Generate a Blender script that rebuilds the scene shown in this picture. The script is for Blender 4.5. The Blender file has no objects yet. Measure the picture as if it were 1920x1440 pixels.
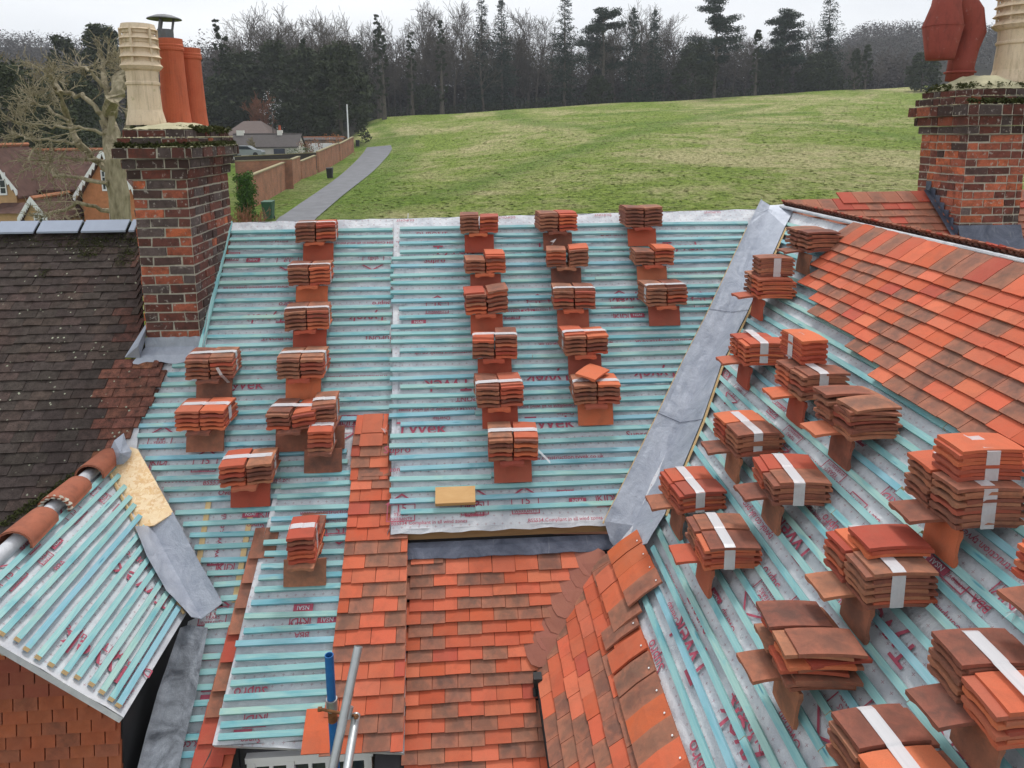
import bpy, bmesh, math, random
import numpy as np
from mathutils import Vector, Matrix
R = random.Random(7)
scene = bpy.context.scene
COL = scene.collection
rad = math.radians
# ------------------------------------------------------------------ camera
CZ = 5.4                       # camera height over the lane behind the house
F = 1331.0; CX = 960.0; CY = 480.0
TH, YAW, ROLL = rad(9.8), rad(3.8), rad(0.4)
FW = Vector((math.sin(YAW)*math.cos(TH), math.cos(YAW)*math.cos(TH), -math.sin(TH)))
RT0 = Vector((math.cos(YAW), -math.sin(YAW), 0)); UP0 = RT0.cross(FW)
RT = RT0*math.cos(ROLL) - UP0*math.sin(ROLL); UP = RT.cross(FW)
CAM = Vector((0, 0, CZ))
cd = bpy.data.cameras.new('camera'); cam = bpy.data.objects.new('camera', cd); COL.objects.link(cam)
mw = Matrix((RT, UP, -FW)).transposed().to_4x4(); mw.translation = CAM; cam.matrix_world = mw
cd.sensor_fit = 'HORIZONTAL'; cd.sensor_width = 36; cd.lens = 36*F/1920; cd.shift_y = -(720-CY)/1920
cd.clip_start = 0.05; cd.clip_end = 5000
scene.camera = cam
# ------------------------------------------------------------------ light
w = bpy.data.worlds.new('World'); scene.world = w; w.use_nodes = True
nt = w.node_tree; bg = nt.nodes['Background']
sky = nt.nodes.new('ShaderNodeTexSky'); sky.sky_type = 'NISHITA'; sky.sun_disc = False
sky.sun_elevation = rad(58); sky.sun_rotation = rad(-15); sky.air_density = 1.0; sky.dust_density = 4.0
hs = nt.nodes.new('ShaderNodeHueSaturation'); hs.inputs['Saturation'].default_value = 0.10
nt.links.new(sky.outputs[0], hs.inputs['Color'])
# a thick winter overcast: pale grey cloud in soft bands laid over the sky
tc = nt.nodes.new('ShaderNodeTexCoord'); mp = nt.nodes.new('ShaderNodeMapping'); mp.inputs['Scale'].default_value = (1.2, 1.2, 5)
nz = nt.nodes.new('ShaderNodeTexNoise'); nz.inputs['Scale'].default_value = 1.6; nz.inputs['Detail'].default_value = 5
nt.links.new(tc.outputs['Generated'], mp.inputs[0]); nt.links.new(mp.outputs[0], nz.inputs['Vector'])
cr = nt.nodes.new('ShaderNodeValToRGB'); cr.color_ramp.elements[0].position = 0.3; cr.color_ramp.elements[0].color = (4.75, 4.95, 5.25, 1)
cr.color_ramp.elements[1].position = 0.7; cr.color_ramp.elements[1].color = (6.1, 6.2, 6.3, 1)
nt.links.new(nz.outputs['Fac'], cr.inputs[0])
mx = nt.nodes.new('ShaderNodeMix'); mx.data_type = 'RGBA'; mx.inputs[0].default_value = 0.85
nt.links.new(hs.outputs[0], mx.inputs[6]); nt.links.new(cr.outputs[0], mx.inputs[7]); nt.links.new(mx.outputs[2], bg.inputs[0])
bg.inputs[1].default_value = 0.13
sl = bpy.data.lights.new('sun', 'SUN'); sl.energy = 1.5; sl.angle = rad(11); sl.color = (1, 0.97, 0.93)
so = bpy.data.objects.new('sun', sl); COL.objects.link(so)
so.rotation_euler = (rad(-22), rad(10), 0)
vs = scene.view_settings; vs.view_transform = 'Standard'; vs.look = 'None'; vs.gamma = 1; vs.exposure = 0.58
# ------------------------------------------------------------------ pixels of the photo <-> places
def ray(x, y): return FW + RT*((x-CX)/F) - UP*((y-CY)/F)
def at(x, y, d): return CAM + ray(x, y)*d
class Frame:                      # a roof slope: origin, u along it, v up it, n out of it
    def __init__(s, O, u, v): s.O = Vector(O); s.u = Vector(u).normalized(); s.v = Vector(v).normalized(); s.n = s.u.cross(s.v)
    def hit(s, x, y, h=0):
        r = ray(x, y); t = (s.n.dot(s.O-CAM)+h)/s.n.dot(r); return CAM + r*t
    def uv(s, x, y, h=0):
        q = s.hit(x, y, h)-s.O; return (q.dot(s.u), q.dot(s.v))
    def P(s, u, v, h=0): return s.O + s.u*u + s.v*v + s.n*h
    def mat(s, u, v, h=0, rot=0):
        m = Matrix((s.u, s.v, s.n)).transposed().to_4x4(); m.translation = s.P(u, v, h)
        return m @ Matrix.Rotation(rot, 4, 'Z')
    def poly(s, pts): return [s.uv(*p) for p in pts]
PH = rad(40); PR = rad(42.6); PM = rad(37.8)
P0 = at(580, 600, 5.9)
nM = Vector((0, -math.sin(PH), math.cos(PH)))
def hitpl(x, y, n, P):
    r = ray(x, y); return CAM + r*(n.dot(P-CAM)/n.dot(r))
RIDGE = hitpl(1465, 390, nM, P0)                 # where the valley starts at the ridge
MAIN = Frame(RIDGE, (1, 0, 0), (0, math.cos(PH), math.sin(PH)))
MID = Frame(RIDGE, (1, 0, 0), (0, math.cos(PM), math.sin(PM)))
WING = Frame(RIDGE, (0, -1, 0), (math.cos(PR), 0, math.sin(PR)))
GTOP = MAIN.hit(215, 850)
GAB = Frame(GTOP, (0, 1, 0), (-math.cos(PH), 0, math.sin(PH)))
PD = rad(34.5)
DORM = Frame(MAIN.hit(600, 865), (1, 0, 0), (0, math.cos(PD), math.sin(PD)))
def proj(P):
    q = P-CAM; d = q.dot(FW); return (CX+F*q.dot(RT)/d, CY-F*q.dot(UP)/d, d)
# ------------------------------------------------------------------ mesh helper
class MB:
    def __init__(s): s.v = []; s.f = []; s.m = []; s.c = []; s.uv = []
    def face(s, pts, col=None, mi=0, uv=None):
        b = len(s.v); s.v.extend([tuple(p) for p in pts]); s.f.append(tuple(range(b, b+len(pts)))); s.m.append(mi); s.c.append(col); s.uv.append(uv)
    def add(s, vs, fs, col=None, mi=0, uvs=None):
        b = len(s.v); s.v.extend([tuple(p) for p in vs])
        for k, f in enumerate(fs): s.f.append(tuple(i+b for i in f)); s.m.append(mi); s.c.append(col); s.uv.append(uvs[k] if uvs and k < len(uvs) else None)
    def box(s, m, sx, sy, sz, col=None, mi=0, jit=0):      # box centred on m
        vs = []
        for z in (-.5, .5):
            for x, y in ((-.5, -.5), (.5, -.5), (.5, .5), (-.5, .5)):
                q = Vector((x*sx, y*sy, z*sz))
                if jit: q += Vector((R.uniform(-jit, jit), R.uniform(-jit, jit), R.uniform(-jit, jit)))
                vs.append(m @ q)
        s.add(vs, [(3, 2, 1, 0), (4, 5, 6, 7), (0, 1, 5, 4), (1, 2, 6, 5), (2, 3, 7, 6), (3, 0, 4, 7)], col, mi)
    def abox(s, x0, x1, y0, y1, z0, z1, col=None, mi=0): s.box(Matrix.Translation(((x0+x1)/2, (y0+y1)/2, (z0+z1)/2)), x1-x0, y1-y0, z1-z0, col, mi)
    def tube(s, pts, rs, n=8, col=None, mi=0, cap=True):
        pts = [Vector(p) for p in pts]; rings = []
        if not hasattr(rs, '__len__'): rs = [rs]*len(pts)
        for i, p in enumerate(pts):
            d = (pts[min(i+1, len(pts)-1)]-pts[max(i-1, 0)]).normalized()
            a = Vector((0, 0, 1)) if abs(d.z) < .9 else Vector((1, 0, 0))
            x = d.cross(a).normalized(); y = d.cross(x)
            rings.append([p + (x*math.cos(2*math.pi*k/n)+y*math.sin(2*math.pi*k/n))*rs[i] for k in range(n)])
        vs = [q for r in rings for q in r]; fs = []
        for i in range(len(pts)-1):
            for k in range(n): fs.append((i*n+k, (i+1)*n+k, (i+1)*n+(k+1) % n, i*n+(k+1) % n))
        if cap: fs.append(tuple(range(n))); fs.append(tuple(range((len(pts)-1)*n, len(pts)*n))[::-1])
        s.add(vs, fs, col, mi)
    def lathe(s, m, prof, n=24, col=None, mi=0):
        vs = []; fs = []
        for r, z in prof:
            for k in range(n): vs.append(m @ Vector((r*math.cos(2*math.pi*k/n), r*math.sin(2*math.pi*k/n), z)))
        for i in range(len(prof)-1):
            for k in range(n): fs.append((i*n+k, i*n+(k+1) % n, (i+1)*n+(k+1) % n, (i+1)*n+k))
        s.add(vs, fs, col, mi)
    def build(s, name, mats, parent=None, smooth=False, flat_origin=None):
        me = bpy.data.meshes.new(name)
        vs = s.v
        if flat_origin is not None: iv = flat_origin.inverted(); vs = [tuple(iv @ Vector(p)) for p in s.v]
        me.from_pydata(vs, [], s.f)
        if not isinstance(mats, (list, tuple)): mats = [mats]
        for m in mats: me.materials.append(m)
        me.polygons.foreach_set('material_index', s.m)
        if any(c is not None for c in s.c):
            at_ = me.attributes.new('tint', 'FLOAT_COLOR', 'CORNER'); arr = []
            for f, c in zip(s.f, s.c): arr += list(c or (1, 1, 1, 1))*len(f)
            at_.data.foreach_set('color', arr)
        if any(u is not None for u in s.uv):
            ul = me.uv_layers.new(name='UVMap'); arr = []
            for f, u in zip(s.f, s.uv):
                for k in range(len(f)): arr += list(u[k]) if u else [0, 0]
            ul.data.foreach_set('uv', arr)
        if smooth: me.polygons.foreach_set('use_smooth', [True]*len(s.f))
        me.update()
        o = bpy.data.objects.new(name, me); COL.objects.link(o)
        if flat_origin is not None: o.matrix_world = flat_origin
        if parent: o.parent = parent; o.matrix_parent_inverse = parent.matrix_world.inverted()
        return o
def tag(o, label=None, cat=None, group=None, kind=None):
    if label: o['label'] = label
    if cat: o['category'] = cat
    if group: o['group'] = group
    if kind: o['kind'] = kind
    return o
def empty(name, loc, label, cat, group=None, rz=0):
    o = bpy.data.objects.new(name, None); COL.objects.link(o); o.empty_display_size = .1
    o.matrix_world = Matrix.Translation(loc) @ Matrix.Rotation(rz, 4, 'Z')
    return tag(o, label, cat, group)
def inpoly(p, poly):
    x, y = p; c = False; j = len(poly)-1
    for i in range(len(poly)):
        xi, yi = poly[i]; xj, yj = poly[j]
        if (yi > y) != (yj > y) and x < (xj-xi)*(y-yi)/(yj-yi)+xi: c = not c
        j = i
    return c
def spans(poly, v):
    xs = []
    for i in range(len(poly)):
        (a, b), (c, d) = poly[i], poly[(i+1) % len(poly)]
        if (b > v) != (d > v): xs.append(a+(c-a)*(v-b)/(d-b))
    xs.sort(); return [(xs[i], xs[i+1]) for i in range(0, len(xs)-1, 2)]
# ------------------------------------------------------------------ materials
class Mat:
    def __init__(s, name, rough=.8, metal=0, spec=.3):
        s.m = bpy.data.materials.new(name); s.m.use_nodes = True; s.nt = s.m.node_tree
        s.b = s.nt.nodes['Principled BSDF']; s.b.inputs['Roughness'].default_value = rough; s.b.inputs['Metallic'].default_value = metal
        s.b.inputs['Specular IOR Level'].default_value = spec
    def n(s, t, **k):
        x = s.nt.nodes.new(t)
        for a, b in k.items():
            if a in x.inputs: x.inputs[a].default_value = b
            else: setattr(x, a, b)
        return x
    def l(s, a, b): s.nt.links.new(a, b)
    def coord(s, kind='Object', scale=(1, 1, 1)):
        if kind == 'Position': g = s.n('ShaderNodeNewGeometry'); o = g.outputs['Position']
        else: g = s.n('ShaderNodeTexCoord'); o = g.outputs[kind]
        m = s.n('ShaderNodeMapping'); m.inputs['Scale'].default_value = scale; s.l(o, m.inputs[0]); return m.outputs[0]
    def noise(s, vec, scale, detail=5, rough=.55, dist=0):
        x = s.n('ShaderNodeTexNoise', Scale=scale, Detail=detail, Roughness=rough, Distortion=dist); s.l(vec, x.inputs['Vector']); return x.outputs['Fac']
    def ramp(s, fac, stops):
        r = s.n('ShaderNodeValToRGB'); e = r.color_ramp.elements
        while len(e) < len(stops): e.new(.5)
        for i, (p, c) in enumerate(stops): e[i].position = p; e[i].color = (c, c, c, 1) if not hasattr(c, '__len__') else tuple(c)+(1,)*(4-len(c))
        s.l(fac, r.inputs[0]); return r.outputs[0]
    def mix(s, fac, a, b, mode='MIX'):
        x = s.n('ShaderNodeMix'); x.data_type = 'RGBA'; x.blend_type = mode
        for i, q in ((0, fac), (6, a), (7, b)):
            if isinstance(q, (int, float)): x.inputs[i].default_value = q
            elif isinstance(q, tuple): x.inputs[i].default_value = q+(1,)*(4-len(q))
            else: s.l(q, x.inputs[i])
        return x.outputs[2]
    def math(s, op, a, b=0, c=0):
        x = s.n('ShaderNodeMath'); x.operation = op
        for i, q in enumerate((a, b, c)):
            if isinstance(q, (int, float)): x.inputs[i].default_value = q
            else: s.l(q, x.inputs[i])
        return x.outputs[0]
    def attr(s, name='tint'): a = s.n('ShaderNodeAttribute'); a.attribute_name = name; return a.outputs['Color']
    def rnd(s): return s.n('ShaderNodeObjectInfo').outputs['Random']
    def col(s, c): s.l(c, s.b.inputs['Base Color']) if not isinstance(c, tuple) else setattr(s.b.inputs['Base Color'], 'default_value', c+(1,)*(4-len(c))); return s
    def bump(s, h, st=.3, d=.01):
        x = s.n('ShaderNodeBump', Strength=st, Distance=d); s.l(h, x.inputs['Height']); s.l(x.outputs[0], s.b.inputs['Normal']); return s
def simple(name, c, rough=.7, metal=0, var=.15, scale=30, bump=.1, d=.004, spec=.3):
    M = Mat(name, rough, metal, spec); v = M.coord('Position'); n = M.noise(v, scale, 6)
    M.col(M.mix(n, tuple(x*(1-var) for x in c), tuple(min(1, x*(1+var)) for x in c)))
    if bump: M.bump(n, bump, d)
    return M.m
ORANGE = (0.56, 0.122, 0.062); ORANGE2 = (0.60, 0.155, 0.082); REDT = (0.44, 0.080, 0.052); BROWN = (0.235, 0.115, 0.082); BROWN2 = (0.33, 0.148, 0.098); PURP = (0.30, 0.115, 0.085)
def clay(name, base=None, moss=0.0):
    """clay tile: tint from the face (or one colour) and a sanded, scorched mottle on the brown ones"""
    M = Mat(name, .82, 0, .25); p = M.coord('Position'); 
    a = M.attr() if base is None else base
    fine = M.noise(p, 260, 4, .7); mid = M.noise(p, 34, 6, .7, .3); big = M.noise(p, 9, 3)
    # alpha of the tint (1 = plain orange, 0 = sanded brown) drives the mottle
    if base is None:
        at_ = M.n('ShaderNodeAttribute'); at_.attribute_name = 'tint'; al = at_.outputs['Alpha']; a = at_.outputs['Color']
        sand = M.math('SUBTRACT', 1.0, al)
    else: sand = 0.0 if base[0] > .35 else 1.0
    dark = M.ramp(M.math('ADD', M.math('MULTIPLY', mid, .45), M.math('MULTIPLY', M.noise(p, 13, 4, .6, .5), .55)), [(.44, 0), (.60, 1)])
    # kiln flash: the smoked patch sits in the middle of each brown tile and its rim stays redder
    u_ = M.n('ShaderNodeSeparateXYZ'); M.l(M.n('ShaderNodeTexCoord').outputs['UV'], u_.inputs[0])
    ex = M.math('ABSOLUTE', M.math('MULTIPLY_ADD', u_.outputs[0], 2.0, -1.0)); ey = M.math('ABSOLUTE', M.math('MULTIPLY_ADD', u_.outputs[1], 2.0, -1.0))
    cen = M.math('SUBTRACT', 1.0, M.math('MAXIMUM', ex, M.math('MULTIPLY', ey, .8))); fl = M.ramp(M.math('ADD', M.math('MULTIPLY', cen, .40), M.math('MULTIPLY', M.noise(p, 15, 5, .65, .8), .9)), [(.42, 0), (.74, 1)])
    a = M.mix(M.math('MULTIPLY', sand, M.math('MULTIPLY', M.math('SUBTRACT', 1.0, fl), .55)), a, (0.46, 0.16, 0.095))
    k = M.math('MULTIPLY', M.math('MULTIPLY_ADD', dark, .5, M.math('MULTIPLY', fl, .75)), sand)
    c = M.mix(M.math('MULTIPLY', k, .5), a, (0.085, 0.058, 0.05)); c = M.mix(M.ramp(M.noise(p, 7, 5, .65, .6), [(.48, 0), (.68, .32)]), c, (0.22, 0.07, 0.045))
    c = M.mix(M.ramp(M.noise(p, 5.5, 5, .7, .4), [(.42, 0), (.66, .26)]), c, (0.40, 0.16, 0.095)); lt = M.ramp(big, [(.5, 0), (.75, 1)]); c = M.mix(M.math('MULTIPLY', M.math('MULTIPLY', lt, sand), .25), c, (0.33, 0.15, 0.09))
    c = M.mix(M.ramp(fine, [(.3, .22), (.7, 0)]), c, (0.10, 0.035, 0.02))
    if base is not None:
        h = M.n('ShaderNodeHueSaturation'); M.l(c, h.inputs['Color']); r = M.rnd()
        M.l(M.math('MULTIPLY_ADD', r, .5, .72), h.inputs['Value']); M.l(M.math('MULTIPLY_ADD', r, .016, .492), h.inputs['Hue']); c = h.outputs[0]
    M.col(c); M.bump(M.math('ADD', M.math('MULTIPLY', fine, .5), mid), .35, .003); return M.m
M_tile = clay('clay_tiles'); M_or = clay('orange_clay', (0.54, 0.12, 0.062)); M_or2 = clay('light_orange_clay', (0.46, 0.125, 0.075)); M_br = clay('brown_sanded_clay', (0.34, 0.135, 0.082)); M_dk = clay('dark_sanded_clay', (0.235, 0.108, 0.075))
def m_old():
    M = Mat('weathered_roof_tile', .95, 0, .15); p = M.coord('Position'); a = M.attr()
    f = M.noise(p, 120, 5, .7); b = M.noise(p, 4, 4, .6)
    c = M.mix(M.ramp(M.noise(p, 22, 5), [(.35, 0), (.7, .8)]), a, (0.035, 0.027, 0.024))
    red = M.math('MULTIPLY', M.ramp(M.noise(p, 1.3, 3), [(.5, 0), (.7, 1)]), .2); c = M.mix(red, c, (0.15, 0.06, 0.05))
    v = M.n('ShaderNodeTexVoronoi', Scale=19.0); v.feature = 'F1'; M.l(p, v.inputs['Vector'])
    sp = M.ramp(M.math('ADD', v.outputs['Distance'], M.math('MULTIPLY', M.noise(p, 50, 3), .25)), [(.24, 1), (.285, 0)])
    sel = M.ramp(M.noise(p, 6, 2), [(.48, 0), (.55, 1)]); c = M.mix(M.math('MULTIPLY', sp, sel), c, (0.42, 0.44, 0.33))
    v2 = M.n('ShaderNodeTexVoronoi', Scale=48.0); M.l(p, v2.inputs['Vector']); c = M.mix(M.ramp(v2.outputs['Distance'], [(.14, .6), (.2, 0)]), c, (0.012, 0.010, 0.009))
    c = M.mix(M.ramp(f, [(.35, .5), (.6, 0)]), c, (0.02, 0.017, 0.015))
    M.col(c); M.bump(M.math('ADD', f, M.noise(p, 40, 4)), .6, .006); return M.m
M_old = m_old()
def m_batten():
    M = Mat('green_treated_softwood', .75, 0, .25); p = M.coord('Object'); r = M.rnd()
    of = M.n('ShaderNodeVectorMath'); of.operation = 'ADD'; cb = M.n('ShaderNodeCombineXYZ'); M.l(M.math('MULTIPLY', r, 37.0), cb.inputs[0]); M.l(M.math('MULTIPLY', r, 11.0), cb.inputs[1])
    M.l(p, of.inputs[0]); M.l(cb.outputs[0], of.inputs[1]); q = of.outputs[0]
    def sc(s): m = M.n('ShaderNodeMapping'); m.inputs['Scale'].default_value = s; M.l(q, m.inputs[0]); return m.outputs[0]
    pool = M.noise(sc((3.0, 14, 14)), 1, 4, .6, .8)
    grain = M.noise(sc((6, 130, 130)), 1, 4, .6)
    base = M.ramp(r, [(0, (0.26, 0.46, 0.47)), (.30, (0.33, 0.53, 0.52)), (.55, (0.25, 0.44, 0.45)), (.72, (0.37, 0.53, 0.47)), (.86, (0.24, 0.43, 0.53)), (1, (0.34, 0.53, 0.54))])
    c = M.mix(M.ramp(pool, [(.48, 0), (.70, .75)]), base, (0.10, 0.33, 0.40))
    c = M.mix(M.ramp(M.noise(sc((2.2, 9, 9)), 1.3, 3, .6, .5), [(.56, 0), (.78, .65)]), c, (0.42, 0.58, 0.42))
    v = M.n('ShaderNodeTexVoronoi', Scale=1.0); M.l(sc((2.6, 22, 22)), v.inputs['Vector'])
    c = M.mix(M.ramp(v.outputs['Distance'], [(.055, .8), (.12, 0)]), c, (0.02, 0.17, 0.26))
    c = M.mix(M.ramp(grain, [(.4, .30), (.65, 0)]), c, (0.12, 0.34, 0.35))
    M.col(c); M.bump(grain, .25, .002); return M.m
M_bat = m_batten()
def m_membrane(name='breather_membrane', cross=True):
    M = Mat(name, .6, 0, .35); u = M.n('ShaderNodeTexCoord').outputs['UV']
    s = M.n('ShaderNodeSeparateXYZ'); M.l(u, s.inputs[0]); X, Y = s.outputs[0], s.outputs[1]
    def cell(a, p): return M.math('ABSOLUTE', M.math('SUBTRACT', M.math('FRACT', M.math('DIVIDE', a, p)), .5))
    p = M.coord('Position'); blot = M.noise(p, 7, 5, .6, .5); fib = M.noise(p, 190, 3, .7)
    c = M.mix(M.ramp(blot, [(.38, 0), (.62, 1)]), (0.47, 0.485, 0.525), (0.64, 0.65, 0.675))  # darker blotches put the shadows of the sagging sheet into its colour
    c = M.mix(M.ramp(fib, [(.35, .3), (.65, 0)]), c, (0.42, 0.43, 0.47))
    if cross:
        P = .056; cx, cy = cell(X, P), cell(Y, P); L, W = .0085/P, .0013/P
        lt = lambda a, b: M.math('LESS_THAN', a, b)
        m = M.math('MAXIMUM', M.math('MULTIPLY', lt(cx, W), lt(cy, L)), M.math('MULTIPLY', lt(cx, L), lt(cy, W)))
        c = M.mix(M.math('MULTIPLY', m, .6), c, (0.25, 0.045, 0.065))
    M.col(c); M.bump(M.math('ADD', blot, M.math('MULTIPLY', fib, .15)), .55, .03)
    return M.m
M_mem = m_membrane(); M_memp = m_membrane('plain_membrane', False)
M_ink = simple('maroon_ink', (0.38, 0.075, 0.115), .7, 0, .25, 60, 0)
M_inkd = simple('dark_ink', (0.08, 0.03, 0.045), .7, 0, .25, 60, 0)
def m_lead(name, a, b, sh):
    M = Mat(name, sh, .35, .5); p = M.coord('Position'); n = M.noise(p, 5, 8, .65, 1.2); f = M.noise(p, 150, 4, .7); st = M.noise(M.coord('Position', (30, 6, 6)), 1, 5)
    c = M.mix(M.ramp(n, [(.35, 0), (.65, 1)]), a, b); c = M.mix(M.ramp(f, [(.3, .3), (.7, 0)]), c, tuple(x*.6 for x in a)); c = M.mix(M.ramp(st, [(.62, 0), (.8, .3)]), c, (0.55, 0.56, 0.56))
    M.col(c); M.bump(M.math('ADD', M.math('ADD', n, M.math('MULTIPLY', f, .1)), M.math('MULTIPLY', M.noise(p, 22, 3), .5)), .5, .016); M.l(M.ramp(n, [(.3, sh-.1), (.7, sh+.15)]), M.b.inputs['Roughness']); return M.m
M_lead = m_lead('new_lead', (0.31, 0.34, 0.405), (0.45, 0.48, 0.545), .5)
M_leadd = m_lead('old_lead', (0.065, 0.075, 0.11), (0.17, 0.185, 0.24), .55)
M_worn = m_lead('worn_lead', (0.11, 0.12, 0.14), (0.40, 0.43, 0.48), .5)
M_slatey = simple('blue_grey_ridge_clay', (0.30, 0.34, 0.42), .5, 0, .12, 12, .1)
def m_osb():
    M = Mat('strand_board', .7, 0, .3); p = M.coord('Object'); cols = None
    for i, (ang, sc) in enumerate(((.6, (9, 42, 1)), (-.5, (42, 10, 1)), (1.2, (14, 38, 1)))):
        m = M.n('ShaderNodeMapping'); m.inputs['Scale'].default_value = sc; m.inputs['Rotation'].default_value = (0, 0, ang); M.l(p, m.inputs[0])
        v = M.n('ShaderNodeTexVoronoi', Scale=1.0); M.l(m.outputs[0], v.inputs['Vector'])
        h = M.n('ShaderNodeSeparateXYZ'); M.l(v.outputs['Color'], h.inputs[0]); c = M.ramp(h.outputs[0], [(0, (0.74, 0.47, 0.22)), (.35, (0.84, 0.64, 0.40)), (.7, (0.88, 0.69, 0.46)), (1, (0.72, 0.46, 0.24))])
        cols = c if cols is None else M.mix(M.ramp(M.noise(p, 20+9*i, 2), [(.48, 0), (.52, 1)]), cols, c)
    M.col(cols); M.bump(M.noise(p, 60, 3), .3, .002); return M.m
M_osb = m_osb()
def m_wood(name, a, b, sc=(4, 60, 60)):
    M = Mat(name, .75); p = M.coord('Object', sc); n = M.noise(p, 1, 5, .6, .4); M.col(M.mix(n, a, b)); M.bump(n, .2, .002); return M.m
M_pine = m_wood('pine_timber', (0.55, 0.36, 0.17), (0.72, 0.52, 0.28)); M_oldw = m_wood('old_timber', (0.12, 0.07, 0.035), (0.33, 0.20, 0.09))
def m_brick(name):
    M = Mat(name, .9, 0, .2); p = M.coord('Position'); a = M.attr(); f = M.noise(p, 90, 6, .7); b = M.noise(p, 18, 4)
    c = M.mix(M.ramp(b, [(.45, 0), (.74, .6)]), a, (0.03, 0.022, 0.02)); c = M.mix(M.ramp(M.noise(p, 3.2, 5, .7, .8), [(.52, 0), (.68, .6)]), c, (0.045, 0.038, 0.034)); c = M.mix(M.ramp(f, [(.3, .45), (.6, 0)]), c, (0.05, 0.03, 0.025))
    c = M.mix(M.ramp(M.noise(p, 30, 5), [(.60, 0), (.68, .75)]), c, (0.40, 0.36, 0.32)); M.col(c); M.bump(M.math('ADD', f, b), .6, .006); return M.m
M_brk = m_brick('old_brick'); M_mort = simple('lime_mortar', (0.44, 0.41, 0.34), .95, 0, .55, 40, .6, .006)
M_moss = simple('moss', (0.055, 0.062, 0.018), .95, 0, .7, 70, .9, .012); M_flaun = simple('mossy_flaunching', (0.40, 0.37, 0.24), .9, 0, .4, 14, .6, .012)
def m_pot(name, a, b, soot, moss):
    M = Mat(name, .75, 0, .25); p = M.coord('Position'); n = M.noise(p, 9, 6, .65, .4); st = M.noise(M.coord('Position', (22, 22, 2.2)), 1, 6, .7); f = M.noise(p, 130, 4, .7)
    c = M.mix(n, a, b); c = M.mix(M.ramp(st, [(.5, 0), (.72, .55)]), c, soot); c = M.mix(M.ramp(M.noise(p, 14, 6, .75), [(.58, 0), (.70, .6)]), c, moss); c = M.mix(M.ramp(f, [(.28, .6), (.42, 0)]), c, soot)
    M.col(c); M.bump(M.math('ADD', n, M.math('MULTIPLY', f, .3)), .4, .006); return M.m
M_cream = m_pot('buff_clay_pot', (0.62, 0.48, 0.33), (0.72, 0.60, 0.45), (0.24, 0.18, 0.11), (0.30, 0.28, 0.13)); M_red = m_pot('red_clay_pot', (0.42, 0.085, 0.04), (0.54, 0.15, 0.075), (0.17, 0.05, 0.03), (0.36, 0.13, 0.08)); M_dred = m_pot('dark_red_clay_pot', (0.22, 0.045, 0.034), (0.31, 0.075, 0.055), (0.10, 0.03, 0.025), (0.34, 0.20, 0.17))
M_galv = simple('galvanised_tube', (0.42, 0.44, 0.45), .42, .6, .2, 30, .1); M_blue = simple('blue_painted_tube', (0.02, 0.13, 0.36), .5, 0, .25, 25, .1); M_rust = simple('rusty_steel', (0.20, 0.085, 0.035), .9, .2, .6, 60, .6)
M_wht = simple('white_paint', (0.78, 0.79, 0.80), .5, 0, .06, 12, .05); M_blk = simple('black_plastic', (0.02, 0.021, 0.023), .5, 0, .3, 20, .1); M_grnb = simple('green_plastic', (0.03, 0.09, 0.05), .5, 0, .3, 8, .1)
M_gls = simple('dark_window_glass', (0.03, 0.04, 0.05), .12, 0, .4, 3, 0, spec=.6); M_dark = simple('dark_backing_gap_shade', (0.05, 0.05, 0.055), .95, 0, .5, 3, .2)  # near-black backing; on the gap walls the colour stands in for deep shade
def m_strap():
    M = Mat('stretch_wrap', .3, 0, .5); p = M.coord('Object', (3, 120, 60)); n = M.noise(p, 1, 3); M.col(M.mix(n, (0.66, 0.66, 0.69), (0.86, 0.86, 0.88))); M.b.inputs['Alpha'].default_value = .55; M.bump(n, .3, .003); return M.m
M_strap = m_strap()
def m_bark(name, a, b):
    M = Mat(name, .95, 0, .1); p = M.coord('Position'); n = M.noise(M.coord('Position', (1, 1, .3)), 9, 5, .6); M.col(M.mix(M.ramp(n, [(.3, 0), (.7, 1)]), a, b)); M.bump(n, .5, .03); return M.m
M_bark = m_bark('bare_bark', (0.060, 0.052, 0.046), (0.15, 0.128, 0.108)); M_barkp = m_bark('pale_lichen_bark', (0.17, 0.145, 0.09), (0.40, 0.35, 0.25)); M_barkr = m_bark('russet_twigs', (0.17, 0.075, 0.045), (0.30, 0.14, 0.08))
def m_leaf(name, a, b):
    M = Mat(name, .85, 0, .2); n = M.noise(M.coord('Position'), .9, 4); f = M.noise(M.coord('Position'), 9, 2); M.col(M.mix(M.math('MULTIPLY_ADD', f, .5, M.math('MULTIPLY', n, .5)), a, b)); return M.m
M_con = m_leaf('conifer_needles', (0.012, 0.022, 0.015), (0.045, 0.066, 0.043)); M_yew = m_leaf('yew_foliage', (0.018, 0.028, 0.014), (0.066, 0.078, 0.036)); M_ivy = m_leaf('ivy_leaves', (0.018, 0.028, 0.012), (0.06, 0.075, 0.03)); M_hedge = m_leaf('bright_ivy', (0.02, 0.06, 0.008), (0.08, 0.17, 0.02)); M_brush = m_leaf('winter_brush', (0.034, 0.029, 0.026), (0.088, 0.073, 0.062)); M_ochre = m_leaf('ochre_twigs', (0.13, 0.10, 0.05), (0.26, 0.20, 0.10))
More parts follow.
